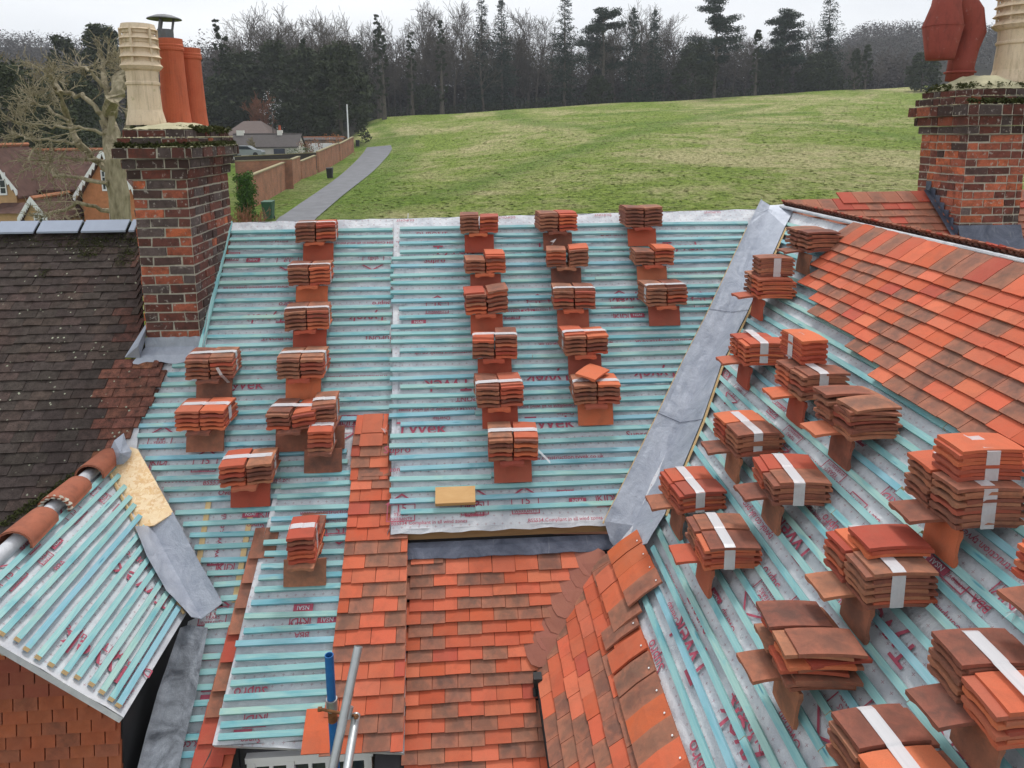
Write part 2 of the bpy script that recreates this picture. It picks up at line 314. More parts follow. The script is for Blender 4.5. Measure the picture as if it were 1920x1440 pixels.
# ------------------------------------------------------------------ ground
def lerp(a, b, t): return a+(b-a)*t
def sm(t): t = max(0., min(1., t)); return t*t*(3-2*t)
def ghash(x, y): return math.sin(x*.11+1.3)*math.cos(y*.09)+.5*math.sin(x*.23+y*.17)
def ground(X, Y):
    if Y < 30: base = 0.0
    zc = CZ + 4.0 + (X+23)*.052
    zc = max(CZ+2.0, min(zc, CZ+14))
    t = (Y-38)/142.0
    p = 1.05+1.9*sm((22-X)/60)
    z0 = 0.3 + .006*max(0, min(X, 60))
    if t <= 0: z = z0
    elif t <= 1: z = z0+(zc-z0)*t**p
    else: z = zc+(t-1)*142*.0+6*sm((Y-250)/200)
    # the hillside at the left stays in the valley longer
    if X < -18:
        k = sm((-18-X)/14.); zl = 0.2 + 2.0*sm((Y-60)/60) + 14*sm((Y-120)/160) + 10*sm((Y-250)/250); z = lerp(z, zl, k)
    # far hill to the right
    z += 38*sm((X/max(Y, 1)-.44)/.14)*sm((Y-255)/200)
    hx = (X+260)/240.; z += 32*math.exp(-hx*hx)*sm((Y-200)/260)
    if 45 < Y < 200: z += .16*ghash(X, Y)*sm((X+16)/10)
    if Y < 36: z -= 2.0*sm((36-Y)/14)
    return z
def ghit(px, py, dmax=260):
    r = ray(px, py); r = r/r.y; Y = 30.0
    while Y < dmax:
        if CAM.z + r.z*Y < ground(r.x*Y, Y): return Vector((r.x*Y, Y, ground(r.x*Y, Y)))
        Y += .15
    return Vector((r.x*dmax, dmax, ground(r.x*dmax, dmax)))
ROAD_L = [ghit(*p) for p in ((505, 432), (523, 410), (560, 385), (600, 358), (640, 328), (665, 305), (683, 285), (688, 277))]
ROAD_R = [ghit(*p) for p in ((575, 432), (600, 405), (640, 370), (680, 338), (710, 312), (728, 292), (735, 280), (733, 273))]
def g_near(X, Y):              # the road's strip of ground is level across
    return ground(X, Y)
paths = [[(560, 412), (640, 400), (780, 375), (870, 352), (960, 322), (1040, 295), (1120, 270), (1250, 232), (1330, 215), (1420, 200)],
         [(915, 208), (960, 222), (1010, 232), (1130, 240), (1300, 226), (1500, 212)], [(700, 232), (728, 250), (742, 268), (735, 280)],
         [(740, 290), (700, 330), (640, 385), (600, 412)], [(1420, 232), (1560, 236), (1720, 262)], [(1100, 218), (1250, 207), (1400, 203)]]
PW = []
for k, p in enumerate(paths):
    q = [ghit(*a) for a in p]; PW.append((q, (3.0, 3.2, 2.2, 4.5, 2.2, 2.2)[k]))
def pathmask(X, Y):
    m = 0
    for q, wd in PW:
        for a, b in zip(q[:-1], q[1:]):
            dx, dy = b.x-a.x, b.y-a.y; L = dx*dx+dy*dy; t = max(0, min(1, ((X-a.x)*dx+(Y-a.y)*dy)/L)) if L else 0
            d = math.hypot(X-a.x-dx*t, Y-a.y-dy*t); m = max(m, 1-sm((d-wd*.35)/(wd*.9)))
    return m
def grid_axis(segs):
    o = []
    for a, b, s in segs:
        x = a
        while x < b-1e-6: o.append(x); x += s
    o.append(segs[-1][1]); return o
xs = grid_axis([(-1500, -300, 100), (-300, -60, 12), (-60, -20, 3), (-20, 130, 1.5), (130, 330, 12), (330, 1500, 90)])
ys = grid_axis([(-60, 30, 15), (30, 200, 1.5), (200, 520, 12), (520, 3000, 180)])
gm = bpy.data.meshes.new('ground'); vv = [(x, y, ground(x, y)) for y in ys for x in xs]; nx = len(xs)
gm.from_pydata(vv, [], [(j*nx+i, j*nx+i+1, (j+1)*nx+i+1, (j+1)*nx+i) for j in range(len(ys)-1) for i in range(nx-1)])
ga = gm.attributes.new('tint', 'FLOAT_COLOR', 'POINT'); arr = []
for x, y, z in vv:
    m = pathmask(x, y) if (-25 < x < 135 and 30 < y < 205) else 0
    if x < -9 and 30 < y < 140: m = max(m, .95)
    wood = 1.0 if (y > 188 or (x < -21 and y > 100)) else 0.0
    arr += [m, wood, 0, 1]
ga.data.foreach_set('color', arr); gm.polygons.foreach_set('use_smooth', [True]*len(gm.polygons))
def m_grass():
    M = Mat('meadow_grass', .95, 0, .1); p = M.coord('Position'); s = M.n('ShaderNodeSeparateColor'); M.l(M.attr(), s.inputs[0])
    big = M.noise(p, .045, 5, .6, .6); mid = M.noise(M.coord('Position', (.7, .6, 1)), .5, 6, .75, .3); fine = M.ramp(M.noise(M.coord('Position', (1, .7, 1)), 2.3, 8, .86), [(.36, 0), (.64, 1)])
    g = M.mix(fine, (0.07, 0.14, 0.012), (0.46, 0.60, 0.11)); st = M.mix(fine, (0.38, 0.33, 0.12), (0.98, 0.86, 0.52))
    k = M.ramp(M.math('ADD', M.math('MULTIPLY', big, .55), M.math('MULTIPLY', mid, .45)), [(.46, .04), (.59, .82)])
    c = M.mix(k, g, st); lane = M.mix(fine, (0.06, 0.15, 0.012), (0.25, 0.40, 0.06))
    c = M.mix(M.math('MULTIPLY', s.outputs[0], .62), c, lane); c = M.mix(M.ramp(fine, [(.12, .7), (.34, 0)]), c, (0.055, 0.075, 0.02))
    c = M.mix(s.outputs[1], c, (0.035, 0.032, 0.022)); M.col(c); M.bump(M.math('ADD', fine, M.math('MULTIPLY', mid, 1.5)), .9, .4); return M.m
gm.materials.append(m_grass()); go = bpy.data.objects.new('ground', gm); COL.objects.link(go); tag(go, kind='structure')
rm = MB(); N = 60
def along(pl, t):
    t *= len(pl)-1; i = min(int(t), len(pl)-2); return pl[i].lerp(pl[i+1], t-i)
for i in range(N):
    a, b, c, d = along(ROAD_L, i/N), along(ROAD_R, i/N), along(ROAD_R, (i+1)/N), along(ROAD_L, (i+1)/N)
    for k in range(6):
        pts = [a.lerp(b, k/6), a.lerp(b, (k+1)/6), d.lerp(c, (k+1)/6), d.lerp(c, k/6)]
        rm.face([(q.x, q.y, ground(q.x, q.y)+.07) for q in pts])
M_asph = simple('asphalt', (0.155, 0.158, 0.17), .9, 0, .4, .9, .3)
tag(rm.build('lane', M_asph), kind='structure')
# real tufts standing in the meadow, so it has a nap and small shadows
R.seed(17); tf = MB()
for _ in range(12000):
    Y = 40+130*R.random()**1.7; X = R.uniform(-15, .66*Y+6)
    if (X < 0 and X < -15+.0*Y): continue
    zz_ = ground(X, Y); s_ = R.uniform(.05, .16)*(1+Y/160); a = R.uniform(0, 3.14); c_, n_ = math.cos(a)*s_, math.sin(a)*s_; hh = s_*R.uniform(.15, .4)
    tf.face([(X-c_, Y-n_, zz_-.02), (X+c_, Y+n_, zz_-.02), (X+c_*.6+R.uniform(-.1, .1), Y+n_*.6, zz_+hh), (X-c_*.5, Y-n_*.5+R.uniform(-.1, .1), zz_+hh*.8)])
lane_c = [(a.x+b.x)/2 for a, b in zip(ROAD_L, ROAD_R)]
keep = MB()
def onlane(x, y):
    for k in range(len(ROAD_L)-1):
        y0, y1 = (ROAD_L[k].y+ROAD_R[k].y)/2, (ROAD_L[k+1].y+ROAD_R[k+1].y)/2
        if y0-1 <= y <= y1+1: t = (y-y0)/max(.1, y1-y0); l = lerp(ROAD_L[k].x, ROAD_L[k+1].x, t)-1; r_ = lerp(ROAD_R[k].x, ROAD_R[k+1].x, t)+.6; return l < x < r_
    return False
for i in range(0, len(tf.f)):
    vs4 = tf.v[i*4:i*4+4]
    if not onlane(vs4[0][0], vs4[0][1]): keep.face(vs4)
tag(keep.build('grass_tufts', gm.materials[0]), 'short tussocky winter grass over the meadow', 'grass', kind='stuff')
# ------------------------------------------------------------------ trees
def rdir(d, ang):
    a = Vector((R.gauss(0, 1), R.gauss(0, 1), R.gauss(0, 1))); a = (a-d*a.dot(d)).normalized(); return (d*math.cos(ang)+a*math.sin(ang)).normalized()
def grow(mb, p, d, L, r, lev, cfg, acc=None):
    n = 3 if lev else 6; pts = [p]; rs = [r]
    for i in range(n):
        d = (d + Vector((R.gauss(0, 1), R.gauss(0, 1), R.gauss(0, .6)))*cfg['wob'] + Vector((0, 0, cfg['up']))*(.25 if lev else .4)).normalized()
        p = p+d*(L/n); pts.append(p); rs.append(max(r*(1-(i+1)/n*(.62 if lev < cfg['lev'] else .5)), cfg['min']))
        if acc is not None and lev: acc.append(p)
    mb.tube(pts, rs, 7 if lev == 0 else (4 if lev == 1 else 3), cap=False)
    if lev >= cfg['lev']: return
    k = cfg['kids'][lev]
    for j in range(k):
        t = cfg['from'][lev] + (1-cfg['from'][lev])*(j+R.random())/k; i = min(int(t*n), n-1); q = pts[i].lerp(pts[i+1], t*n-i)
        dd = (pts[i+1]-pts[i]).normalized(); grow(mb, q, rdir(dd, rad(R.uniform(*cfg['ang'][lev]))), L*R.uniform(*cfg['len'][lev])*(1-.45*t*(lev == 0)), rs[i]*R.uniform(.45, .7), lev+1, cfg, acc)
def bare_tree(H, cfg, seed, bark):
    R.seed(seed); tr = MB(); cr = MB(); pts = [Vector((0, 0, -.5))]; d = Vector((0, 0, 1)); n = 8; r0 = H*.013; rs = [r0]
    for i in range(n): d = (d+Vector((R.gauss(0, .05), R.gauss(0, .05), 0))).normalized(); pts.append(pts[-1]+d*(H*.82/n)); rs.append(r0*(1-.82*(i+1)/n))
    tr.tube(pts, rs, 7, cap=False); k = cfg['main']
    for j in range(k):
        t = cfg['base']+(1-cfg['base'])*(j+R.random())/k; i = min(int(t*n), n-1); q = pts[i].lerp(pts[i+1], t*n-i)
        grow(cr, q, rdir(Vector((0, 0, 1)), rad(R.uniform(*cfg['a0']))), H*R.uniform(.22, .36)*(1.15-.55*t), rs[i]*.55, 1, cfg)
    return tr, cr
FAR = dict(lev=3, kids=(0, 6, 6), **{'from': (0, .2, .15)}, ang=((0, 0), (20, 50), (20, 55)), len=((0, 0), (.45, .7), (.4, .65)), wob=.13, up=.28, min=.035, main=15, base=.28, a0=(18, 55))
def leafcloud(mb, c, r, n, sz, flat=1.0, mi=0):
    for _ in range(n):
        a = Vector((R.gauss(0, 1), R.gauss(0, 1), R.gauss(0, 1))).normalized()*r*(R.random()**.33); a.z *= flat; q = c+a
        u = Vector((R.gauss(0, 1), R.gauss(0, 1), R.gauss(0, .7))).normalized()*sz*R.uniform(.5, 1.3); v = Vector((R.gauss(0, 1), R.gauss(0, 1), R.gauss(0, .7))).normalized()*sz*R.uniform(.3, .9)
        mb.face([q-u*.5, q+v*.5, q+u*.5, q-v*.35], mi=mi)
def thing_tree(name, loc, parts, label, cat, group, rz=0, sc=1):
    e = empty(name, Vector((0, 0, 0)), label, cat, group)
    for nm, mb, mt in parts: mb.build(nm, mt, e)
    e.matrix_world = Matrix.Translation(loc) @ Matrix.Rotation(rz, 4, 'Z') @ Matrix.Scale(sc, 4); return e
def dup(root, loc, rz, sc, label, squash=1):
    r = root.copy(); COL.objects.link(r); r.matrix_world = Matrix.Translation(loc) @ Matrix.Rotation(rz, 4, 'Z') @ Matrix.Diagonal((sc, sc, sc*squash, 1)); r['label'] = label
    for ch in root.children: c = ch.copy(); COL.objects.link(c); c.parent = r; c.matrix_parent_inverse = ch.matrix_parent_inverse.copy()
    return r
def conifer(H, W, seed, droop=.25, gap=0, narrow=1.0):
    R.seed(seed); tr = MB(); cr = MB(); tr.tube([(0, 0, -.5), (0, 0, H*.5), (0, 0, H)], [H*.014, H*.009, .03], 6, cap=False)
    for _ in range(int(H*12)):
        t = R.random()**.85; t = .06+.93*t; a = R.uniform(0, 6.28); L = (1.35*W*(1-t)**.85*R.uniform(.5, 1.1)+.3)*(1+.18*math.sin(t*23)); d = Vector((math.cos(a), math.sin(a), -droop*1.2+.35*t+R.uniform(-.18, .12)))
        m = max(2, int(L*1.5))
        for s in range(m): f = (s+1.)/m; leafcloud(cr, Vector((0, 0, H*t))+d*(L*f), .35+.12*L*(1-.5*f), 6, .62*(1.1-.4*t), .75)
    leafcloud(cr, Vector((0, 0, H)), .35, 20, .4, 2); return tr, cr
def cedar(H, W, seed):
    R.seed(seed); tr = MB(); cr = MB(); tr.tube([(0, 0, -.5), (.3, .1, H*.5), (0, 0, H*.95)], [H*.022, H*.013, .06], 7, cap=False)
    for j in range(24):
        z = H*(.36+.6*(j/23.)); a = R.uniform(0, 6.28); z += R.uniform(-.05, .05)*H; L = W*R.uniform(.3, 1)*(1.1-.5*(j/23.)); e = Vector((math.cos(a)*L, math.sin(a)*L, z+L*.22)); tr.tube([(0, 0, z-1), (e*.5+Vector((0, 0, z*.5)))+Vector((0, 0, .2)), e], [.16, .1, .05], 4, cap=False)
        for s in range(7):
            q = Vector((0, 0, z)).lerp(e, .35+.65*s/6.); leafcloud(cr, q+Vector((R.uniform(-1, 1), R.uniform(-1, 1), .2)), 1.7, 80, .6, .5)
    leafcloud(cr, Vector((0, 0, H*.96)), 2.0, 160, .6, .4); return tr, cr
def evergreen(H, W, seed, n=3200, sz=.5):
    R.seed(seed); tr = MB(); cr = MB(); tr.tube([(0, 0, -.5), (0, 0, H*.7)], [H*.03, .1], 7, cap=False)
    for _ in range(n//40):
        a = R.uniform(0, 6.28); t = R.random()**.8; rr = W*math.sin(math.pi*(.12+.80*t))**.6*(.25+.75*R.random()**.4)*(1.15-.55*t); leafcloud(cr, Vector((math.cos(a)*rr, math.sin(a)*rr, H*(.06+.94*t))), W*.2, 40, sz, .8)
    return tr, cr
def ground_at(px, D): r = ray(px, 250); X = r.x/r.y*D; return Vector((X, D, ground(X, D)))
def hgt(py_top, base): return CAM.z + (250.7-py_top)/F*base.y*1.0 - base.z
# woodland edge: individual bare trees in front, every one a tree of its own
WG = 'bare winter trees along the top of the meadow'
v0 = []
for s in range(6):
    tr, cr = bare_tree(24, FAR, 100+s, M_bark); v0.append(thing_tree('bare_tree', (0, 0, -500), [('trunk', tr, M_bark), ('crown', cr, M_bark)], 'x', 'tree', WG))
R.seed(5)
EDGE = [(712, 48), (740, 52), (765, 60), (790, 20), (818, 40), (832, 14), (850, 12), (875, 30), (905, 38), (935, 44), (962, 30), (985, 26), (1008, 40), (1028, 62), (1075, 62), (1100, 55), (1125, 62), (1150, 44), (1175, 30), (1192, 18), (1215, 34), (1240, 30), (1262, 48), (1285, 62), (1372, 72), (1395, 80), (1415, 72), (1470, 62), (1500, 70), (1545, 110), (1585, 95), (1600, 92), (1640, 120), (1690, 125),
        (455, 42), (480, 30), (500, 45), (515, 26), (540, 44), (565, 40), (590, 42), (610, 36), (630, 42), (655, 48), (675, 60), (695, 56)]
MARKS = [(1058, 'the tallest middle spruce'), (924, 'the pair of firs'), (1128, 'the left flat-topped cedar'), (1203, 'the pair of dark spires'), (1335, 'the umbrella-shaped pine'), (1462, 'the low flat-layered cedar'), (1541, 'the right-hand spruce'), (803, 'the low holly bush'), (653, 'the white flagpole'), (718, 'the twin ivy-clad trunks'), (488, 'the russet willows')]
ORD = ['', 'nearest', 'second', 'third', 'fourth', 'fifth', 'sixth', 'seventh', 'eighth', 'ninth']
def relname(px, lst, what):
    mx_, nm = min(MARKS, key=lambda m: abs(m[0]-px)); right = px > mx_
    same = sorted([abs(e[0]-mx_) for e in lst if min(MARKS, key=lambda m: abs(m[0]-e[0]))[0] == mx_ and (e[0] > mx_) == right])
    return '%s, %s to the %s of %s' % (what, ORD[same.index(abs(px-mx_))+1], 'right' if right else 'left', nm)
firsts = list(v0)
for i, (px, py) in enumerate(EDGE):
    D = R.uniform(192, 215) if px > 690 else R.uniform(165, 195)
    b = ground_at(px+R.uniform(-4, 4), D); H = hgt(py, b); src = v0[i % 6]
    lab = relname(px, EDGE, 'bare leafless tree on the skyline')
    m = Matrix.Translation(b) @ Matrix.Rotation(R.uniform(0, 6.28), 4, 'Z') @ Matrix.Scale(H/24.5, 4)
    if firsts and src in firsts: firsts.remove(src); src.matrix_world = m; src['label'] = lab
    else: o = dup(src, b, R.uniform(0, 6.28), H/24.5, lab)
# the mass behind
R.seed(11)
for k in range(95):
    px = R.uniform(400, 1700); D = R.uniform(205, 250) if px > 690 else R.uniform(180, 230); b = ground_at(px, D)
    top = 75+12*math.sin(px*.02)+R.uniform(-18, 30)+(25 if px > 1550 else 0); H = hgt(top, b)
    dup(v0[k % 6], b, R.uniform(0, 6.28), H/24.5, 'bare leafless trees standing deep in the wood behind the skyline row')
for o in bpy.data.objects:
    if o.get('label') == 'bare leafless trees standing deep in the wood behind the skyline row': o['group'] = 'bare trees deep inside the wood'
R.seed(21); wm = MB()
def brushcol(px, D, top, mb, n=26, sz=1.0):
    b = ground_at(px, D); H = hgt(top, b)
    for _ in range(n):
        z = H*R.random()**1.5; leafcloud(mb, b+Vector((R.uniform(-3, 3), R.uniform(-3, 3), z)), 2.2, 7, sz*(1.25-.6*z/H), 1.2)
px = 395
while px < 1730:
    top = 112+16*math.sin(px*.013)+R.uniform(-25, 28)
    if px > 1560: top += 20
    D = R.uniform(218, 240) if px > 690 else R.uniform(190, 215)
    brushcol(px, D, top, wm, 110, 1.2); px += 5
tag(wm.build('woodland', M_brush), 'dense brown-grey mass of winter twigs filling the wood behind the meadow', 'woodland', kind='stuff')
um = MB(); px = 700
while px < 1600:
    D = R.uniform(188, 200); b = ground_at(px, D); leafcloud(um, b+Vector((0, 0, R.uniform(.2, 1.6))), R.uniform(1.4, 2.6), 70, .55, .9); px += 5.5
tag(um.build('undergrowth', M_yew), 'dark evergreen undergrowth along the foot of the wood', 'undergrowth', kind='stuff')
# far wooded hills
for nm, x0, x1, d0, d1, mt, lb, cnt in (('hill_woodland', 1500, 2050, 330, 620, M_brush, 'purple-brown leafless wood covering the far hill at the right', 2300), ('valley_woodland', -120, 460, 190, 420, M_brush, 'brown-grey leafless wood on the hillside at the far left', 1500)):
    hm = MB(); R.seed(33)
    for _ in range(cnt):
        D = R.uniform(d0, d1); b = ground_at(R.uniform(x0, x1), D); h = R.uniform(7, 12)
        leafcloud(hm, b+Vector((0, 0, h*.45)), h*.5, 44, 1.15, .9)
    tag(hm.build(nm, mt), lb, 'woodland', kind='stuff')
# conifers and cedars, each placed where it stands
def put(maker, px, D, top, label, cat='tree', mats=(M_bark, M_con), name='conifer_tree', group=None, H0=None):
    b = ground_at(px, D); H = hgt(top, b); tr, cr = maker(H); return thing_tree(name, b, [('trunk', tr, mats[0]), ('crown', cr, mats[1])], label, cat, group, R.uniform(0, 6))
put(lambda H: conifer(H, 4.6, 1, .15), 1058, 190, -6, 'tallest dark spruce in the middle of the skyline, tip cut off')
put(lambda H: conifer(H, 5.6, 2, .2, .05), 1541, 190, -8, 'tall dense spruce at the right end of the wood beside the flat-topped cedar')
put(lambda H: conifer(H, 4.2, 3, .1), 906, 195, 4, 'slender blue-green fir with a pointed tip left of the middle spruce')
put(lambda H: conifer(H, 4.8, 4, .1), 942, 196, 14, 'broad-shouldered fir just right of the slender pointed fir')
put(lambda H: conifer(H, 3.0, 5, .3), 1184, 188, 26, 'narrow ivy-dark spire between the two flat-topped cedars, left one of the pair', group=None)
put(lambda H: conifer(H, 3.0, 6, .3), 1222, 188, 30, 'narrow ivy-dark spire between the two flat-topped cedars, right one of the pair')
put(lambda H: cedar(H, 8, 7), 1128, 190, 30, 'flat-topped cedar just right of the tallest middle spruce', name='cedar_tree')
put(lambda H: cedar(H, 9, 8), 1335, 185, 22, 'wide umbrella-shaped pine standing alone on the skyline right of centre', name='pine_tree')
put(lambda H: cedar(H, 7.5, 9), 1462, 188, 36, 'low flat-layered cedar immediately left of the right-hand spruce', name='cedar_tree')
for i, (px, top, D) in enumerate(((714, 40, 180), (722, 60, 176), (1412, 66, 184), (1595, 100, 178), (1615, 92, 180), (420, 46, 150), (436, 70, 150), (575, 80, 150), (775, 72, 186), (830, 52, 187))):
    put(lambda H: evergreen(H, 1.5, 40+i, 2600, .7), px, D, top, relname(px, [(q_, 0) for q_ in (714, 722, 1412, 1595, 1615, 420, 436, 575, 775, 830)], 'slim ivy-clad trunk'), mats=(M_bark, M_ivy), name='ivy_clad_tree')
for i, (px, D, top, W, lb) in enumerate(((640, 132, 96, 6.5, 'great dark yew overhanging the far end of the garden wall and flagpole'), (575, 138, 105, 6.5, 'dark yew behind the white bungalow chimney'), (520, 150, 90, 6.0, 'tall dark evergreen behind the hip-roofed house'), (460, 150, 110, 7, 'rounded dark evergreen directly right of the left chimney pots'), (425, 145, 150, 6, 'shadowy evergreen partly behind the red chimney pots'), (20, 60, 128, 5.0, 'big dark holm oak at the left edge of the photo'), (70, 66, 178, 4.6, 'smaller dark holm oak right of the one at the left edge'), (130, 75, 150, 5.0, 'dark evergreen seen through the bare pollard branches'), (208, 120, 66, 5, 'dark conifer top poking above the pollard tree, near the cream chimney pot'), (135, 130, 84, 4, 'dark flat evergreen on the left skyline above the pollard'), (800, 190, 165, 4, 'grey-green holly bush low in the wood left of centre'), (1720, 165, 108, 4.0, 'round evergreen bush on the meadow edge just left of the right chimney'), (1120, 190, 150, 4, 'dark evergreen at the foot of the cedar right of the middle spruce'), (1300, 188, 92, 6.5, 'dark evergreen mass under the umbrella-shaped pine'), (1445, 190, 100, 5, 'dark evergreen mass under the low flat-layered cedar'), (1530, 186, 110, 6, 'dark evergreen mass round the foot of the right-hand spruce'), (665, 186, 90, 6, 'grey evergreen at the end of the lane under the bare trees'))):
    put(lambda H: evergreen(H, W, 60+i, 8000 if W > 4.5 else 4500, .8 if D > 100 else .42), px, D, top, lb, mats=(M_bark, M_yew), name='evergreen_tree')
# ochre and russet trees, birch
CF2 = dict(FAR, main=16, base=.1, a0=(12, 40), min=.03)
for px, D, top, lb, mt in ((480, 140, 178, 'russet-twigged willow behind the hip-roofed house', M_barkr), (497, 139, 176, 'second russet willow, nearer the blossom tree', M_barkr), (60, 105, 120, 'ochre bare tree on the left hillside above the brick house', M_ochre), (25, 100, 110, 'ochre bare tree at the left edge above the holm oak', M_ochre), (469, 104, 250, 'thin pale birch in front of the white bungalow', M_barkp)):
    b = ground_at(px, D); H = hgt(top, b); tr, cr = bare_tree(H, CF2, int(px), None); thing_tree('bare_tree', b, [('trunk', tr, M_barkp), ('crown', cr, mt)], lb, 'tree', None)
R.seed(3); bb = ground_at(512, 118); bm = MB()
for _ in range(30): leafcloud(bm, bb+Vector((R.gauss(0, .8), R.gauss(0, .5), hgt(205, bb)+R.gauss(0, 1.4))), .4, 6, .2)
bt = MB(); bt.tube([bb, bb+Vector((0, 0, hgt(195, bb)))], [.12, .04], 5); e = empty('blossom_tree', bb, 'small tree with white blossom beside the russet willows', 'tree'); bt.build('trunk', M_bark, e); bm.build('crown', M_wht, e)
# the pollarded lime near the left chimney
R.seed(77); pt = MB(); pc = MB(); D = 22.0
def lp(px, py, dd=0): r = ray(px, py); return CAM + r*((D+dd)/r.y)
base = lp(232, 480); 
LIMBS = [([(232, 520), (228, 400), (215, 300), (205, 225), (212, 190), (222, 150), (225, 132)], .33, .12), ([(222, 330), (205, 250), (200, 170), (192, 135), (200, 118)], .2, .09),
 ([(230, 330), (185, 305), (150, 268), (128, 225), (112, 180), (100, 150), (88, 140)], .2, .08), ([(215, 260), (190, 215), (170, 188), (140, 178), (105, 172), (98, 160)], .14, .06),
 ([(228, 400), (190, 392), (150, 380), (110, 398), (90, 400)], .12, .04), ([(230, 370), (195, 345), (150, 330), (105, 330), (80, 310)], .12, .04), ([(150, 268), (100, 265), (60, 262), (40, 255)], .08, .03),
 ([(205, 250), (165, 240), (120, 240), (80, 232), (30, 230)], .08, .02), ([(220, 300), (240, 230), (252, 170), (258, 148)], .16, .07), ([(215, 200), (240, 150), (255, 132)], .1, .05), ([(200, 170), (170, 130), (150, 128)], .1, .05), ([(128, 225), (85, 205), (60, 190)], .07, .03), ([(222, 330), (180, 300), (120, 295), (75, 300)], .08, .03)]
LC = dict(lev=3, kids=(0, 4, 3), **{'from': (0, .15, .1)}, ang=((0, 0), (20, 50), (20, 50)), len=((0, 0), (.4, .7), (.4, .7)), wob=.17, up=.12, min=.0085)
for k, (pl, ra, rb) in enumerate(LIMBS):
    pts = [lp(x, y, R.uniform(-.8, .8)*(i > 0)) for i, (x, y) in enumerate(pl)]; n = len(pts); fine = []
    for i in range(n-1):
        for s in range(3): fine.append(pts[i].lerp(pts[i+1], s/3)+Vector((R.gauss(0, .04), R.gauss(0, .04), R.gauss(0, .04))))
    fine.append(pts[-1]); rs = [(ra+(rb-ra)*i/(len(fine)-1))*(1 if k == 0 else .55)+R.uniform(0, .02) for i in range(len(fine))]
    (pt if k == 0 else pc).tube(fine, rs, 8, cap=True)
    for i in range(2 if k else 8, len(fine)):
        for _ in range((1 if R.random() < .30 else 0) if i < len(fine)-2 else 6):
            d = (fine[i]-fine[i-1]).normalized(); d = (rdir(d, rad(R.uniform(35, 85)))+Vector((0, 0, .35 if R.random() < .6 else -.3))).normalized(); grow(pc, fine[i], d, R.uniform(.55, 1.35) if i < len(fine)-3 else R.uniform(.3, .75), .017, 1, LC)
e = empty('pollard_tree', base, 'bare pollarded lime with pale knotty branches left of the near chimney', 'tree'); pt.build('trunk', M_barkp, e); pc.build('crown', M_barkp, e)
# ------------------------------------------------------------------ the house
R.seed(9)
house = empty('house', Vector((0, 5, -.5)), 'red-tiled house whose roof is stripped to pale membrane and green battens', 'house')
def slab(fr, poly_uv, h=0, th=.05, name='membrane', mat=None, parent=None, label=None, sub=.12):
    """a sheet of membrane over the rafters, with real sag between them, and a board thickness below"""
    mb = MB(); us = [p[0] for p in poly_uv]; vs_ = [p[1] for p in poly_uv]; u0, u1, v0_, v1 = min(us), max(us), min(vs_), max(vs_)
    import mathutils.geometry as mg
    bm = bmesh.new(); bv = [bm.verts.new((a, b, 0)) for a, b in poly_uv]; f = bm.faces.new(bv)
    if f.normal.z < 0: bmesh.ops.reverse_faces(bm, faces=bm.faces)
    bmesh.ops.triangulate(bm, faces=bm.faces)
    for ax, a, b in ((0, u0, u1), (1, v0_, v1)):
        x = a+sub
        while x < b:
            co = (x, 0, 0) if ax == 0 else (0, x, 0); no = (1, 0, 0) if ax == 0 else (0, 1, 0)
            bmesh.ops.bisect_plane(bm, geom=bm.verts[:]+bm.edges[:]+bm.faces[:], plane_co=co, plane_no=no); x += sub
    bmesh.ops.recalc_face_normals(bm, faces=bm.faces)
    sg = 1 if sum(f.normal.z for f in bm.faces) > 0 else -1
    bm.verts.index_update(); b0 = len(mb.v)
    for f in bm.faces:
        c = [v.co for v in f.verts]; c = c if sg > 0 else c[::-1]
        pts = [fr.P(p.x, p.y, h-.010*abs(math.sin(p.x*7.2))*(1+.4*math.sin(p.y*9)) + .004*math.sin(p.x*23+p.y*17)) for p in c]
        mb.face(pts, uv=[(p.x, p.y) for p in c])
    bm.free(); n = len(poly_uv)
    ar = sum(poly_uv[i][0]*poly_uv[(i+1) % n][1]-poly_uv[(i+1) % n][0]*poly_uv[i][1] for i in range(n)); pu = poly_uv if ar > 0 else poly_uv[::-1]
    for i in range(n):
        a, b = pu[i], pu[(i+1) % n]; mb.face([fr.P(a[0], a[1], h-th), fr.P(b[0], b[1], h-th), fr.P(b[0], b[1], h-.004), fr.P(a[0], a[1], h-.004)])
    mb.face([fr.P(a[0], a[1], h-th) for a in pu[::-1]])
    o = mb.build(name, mat or M_mem, parent)
    if label: o['label'] = label
    return o
def batten(fr, u0, u1, v, parent, h=.0, wd=.031, th=.024, rot=0, name='batten', endw=0):
    L = u1-u0
    if L < .05: return
    mb = MB(); n = max(2, int(L/.35)); b0 = R.uniform(-.007, .007); ph = R.uniform(0, 6)
    for i in range(n):
        xa, xb = L*i/n, L*(i+1)/n; ya, yb = [.0048*math.sin(ph+x*1.9)+b0*x/L for x in (xa, xb)]
        P = [(xa, ya-wd/2, 0), (xb, yb-wd/2, 0), (xb, yb+wd/2, 0), (xa, ya+wd/2, 0), (xa, ya-wd/2, th), (xb, yb-wd/2, th), (xb, yb+wd/2, th), (xa, ya+wd/2, th)]
        fs = [(3, 2, 1, 0), (4, 5, 6, 7), (0, 1, 5, 4), (2, 3, 7, 6)]; mb.add(P, fs)
        if i == 0: mb.add([P[0], P[3], P[7], P[4]], [(0, 3, 2, 1)], mi=1)
        if i == n-1: mb.add([P[1], P[2], P[6], P[5]], [(0, 1, 2, 3)], mi=1)
    o = mb.build(name, [M_bat, M_pine]); o.matrix_world = fr.mat(u0, v, h+.004, rot); o.parent = parent; o.matrix_parent_inverse = parent.matrix_world.inverted(); return o
def rows_from_px(fr, x, ys): return [fr.uv(x, y, .028)[1] for y in ys]
TXC = {}
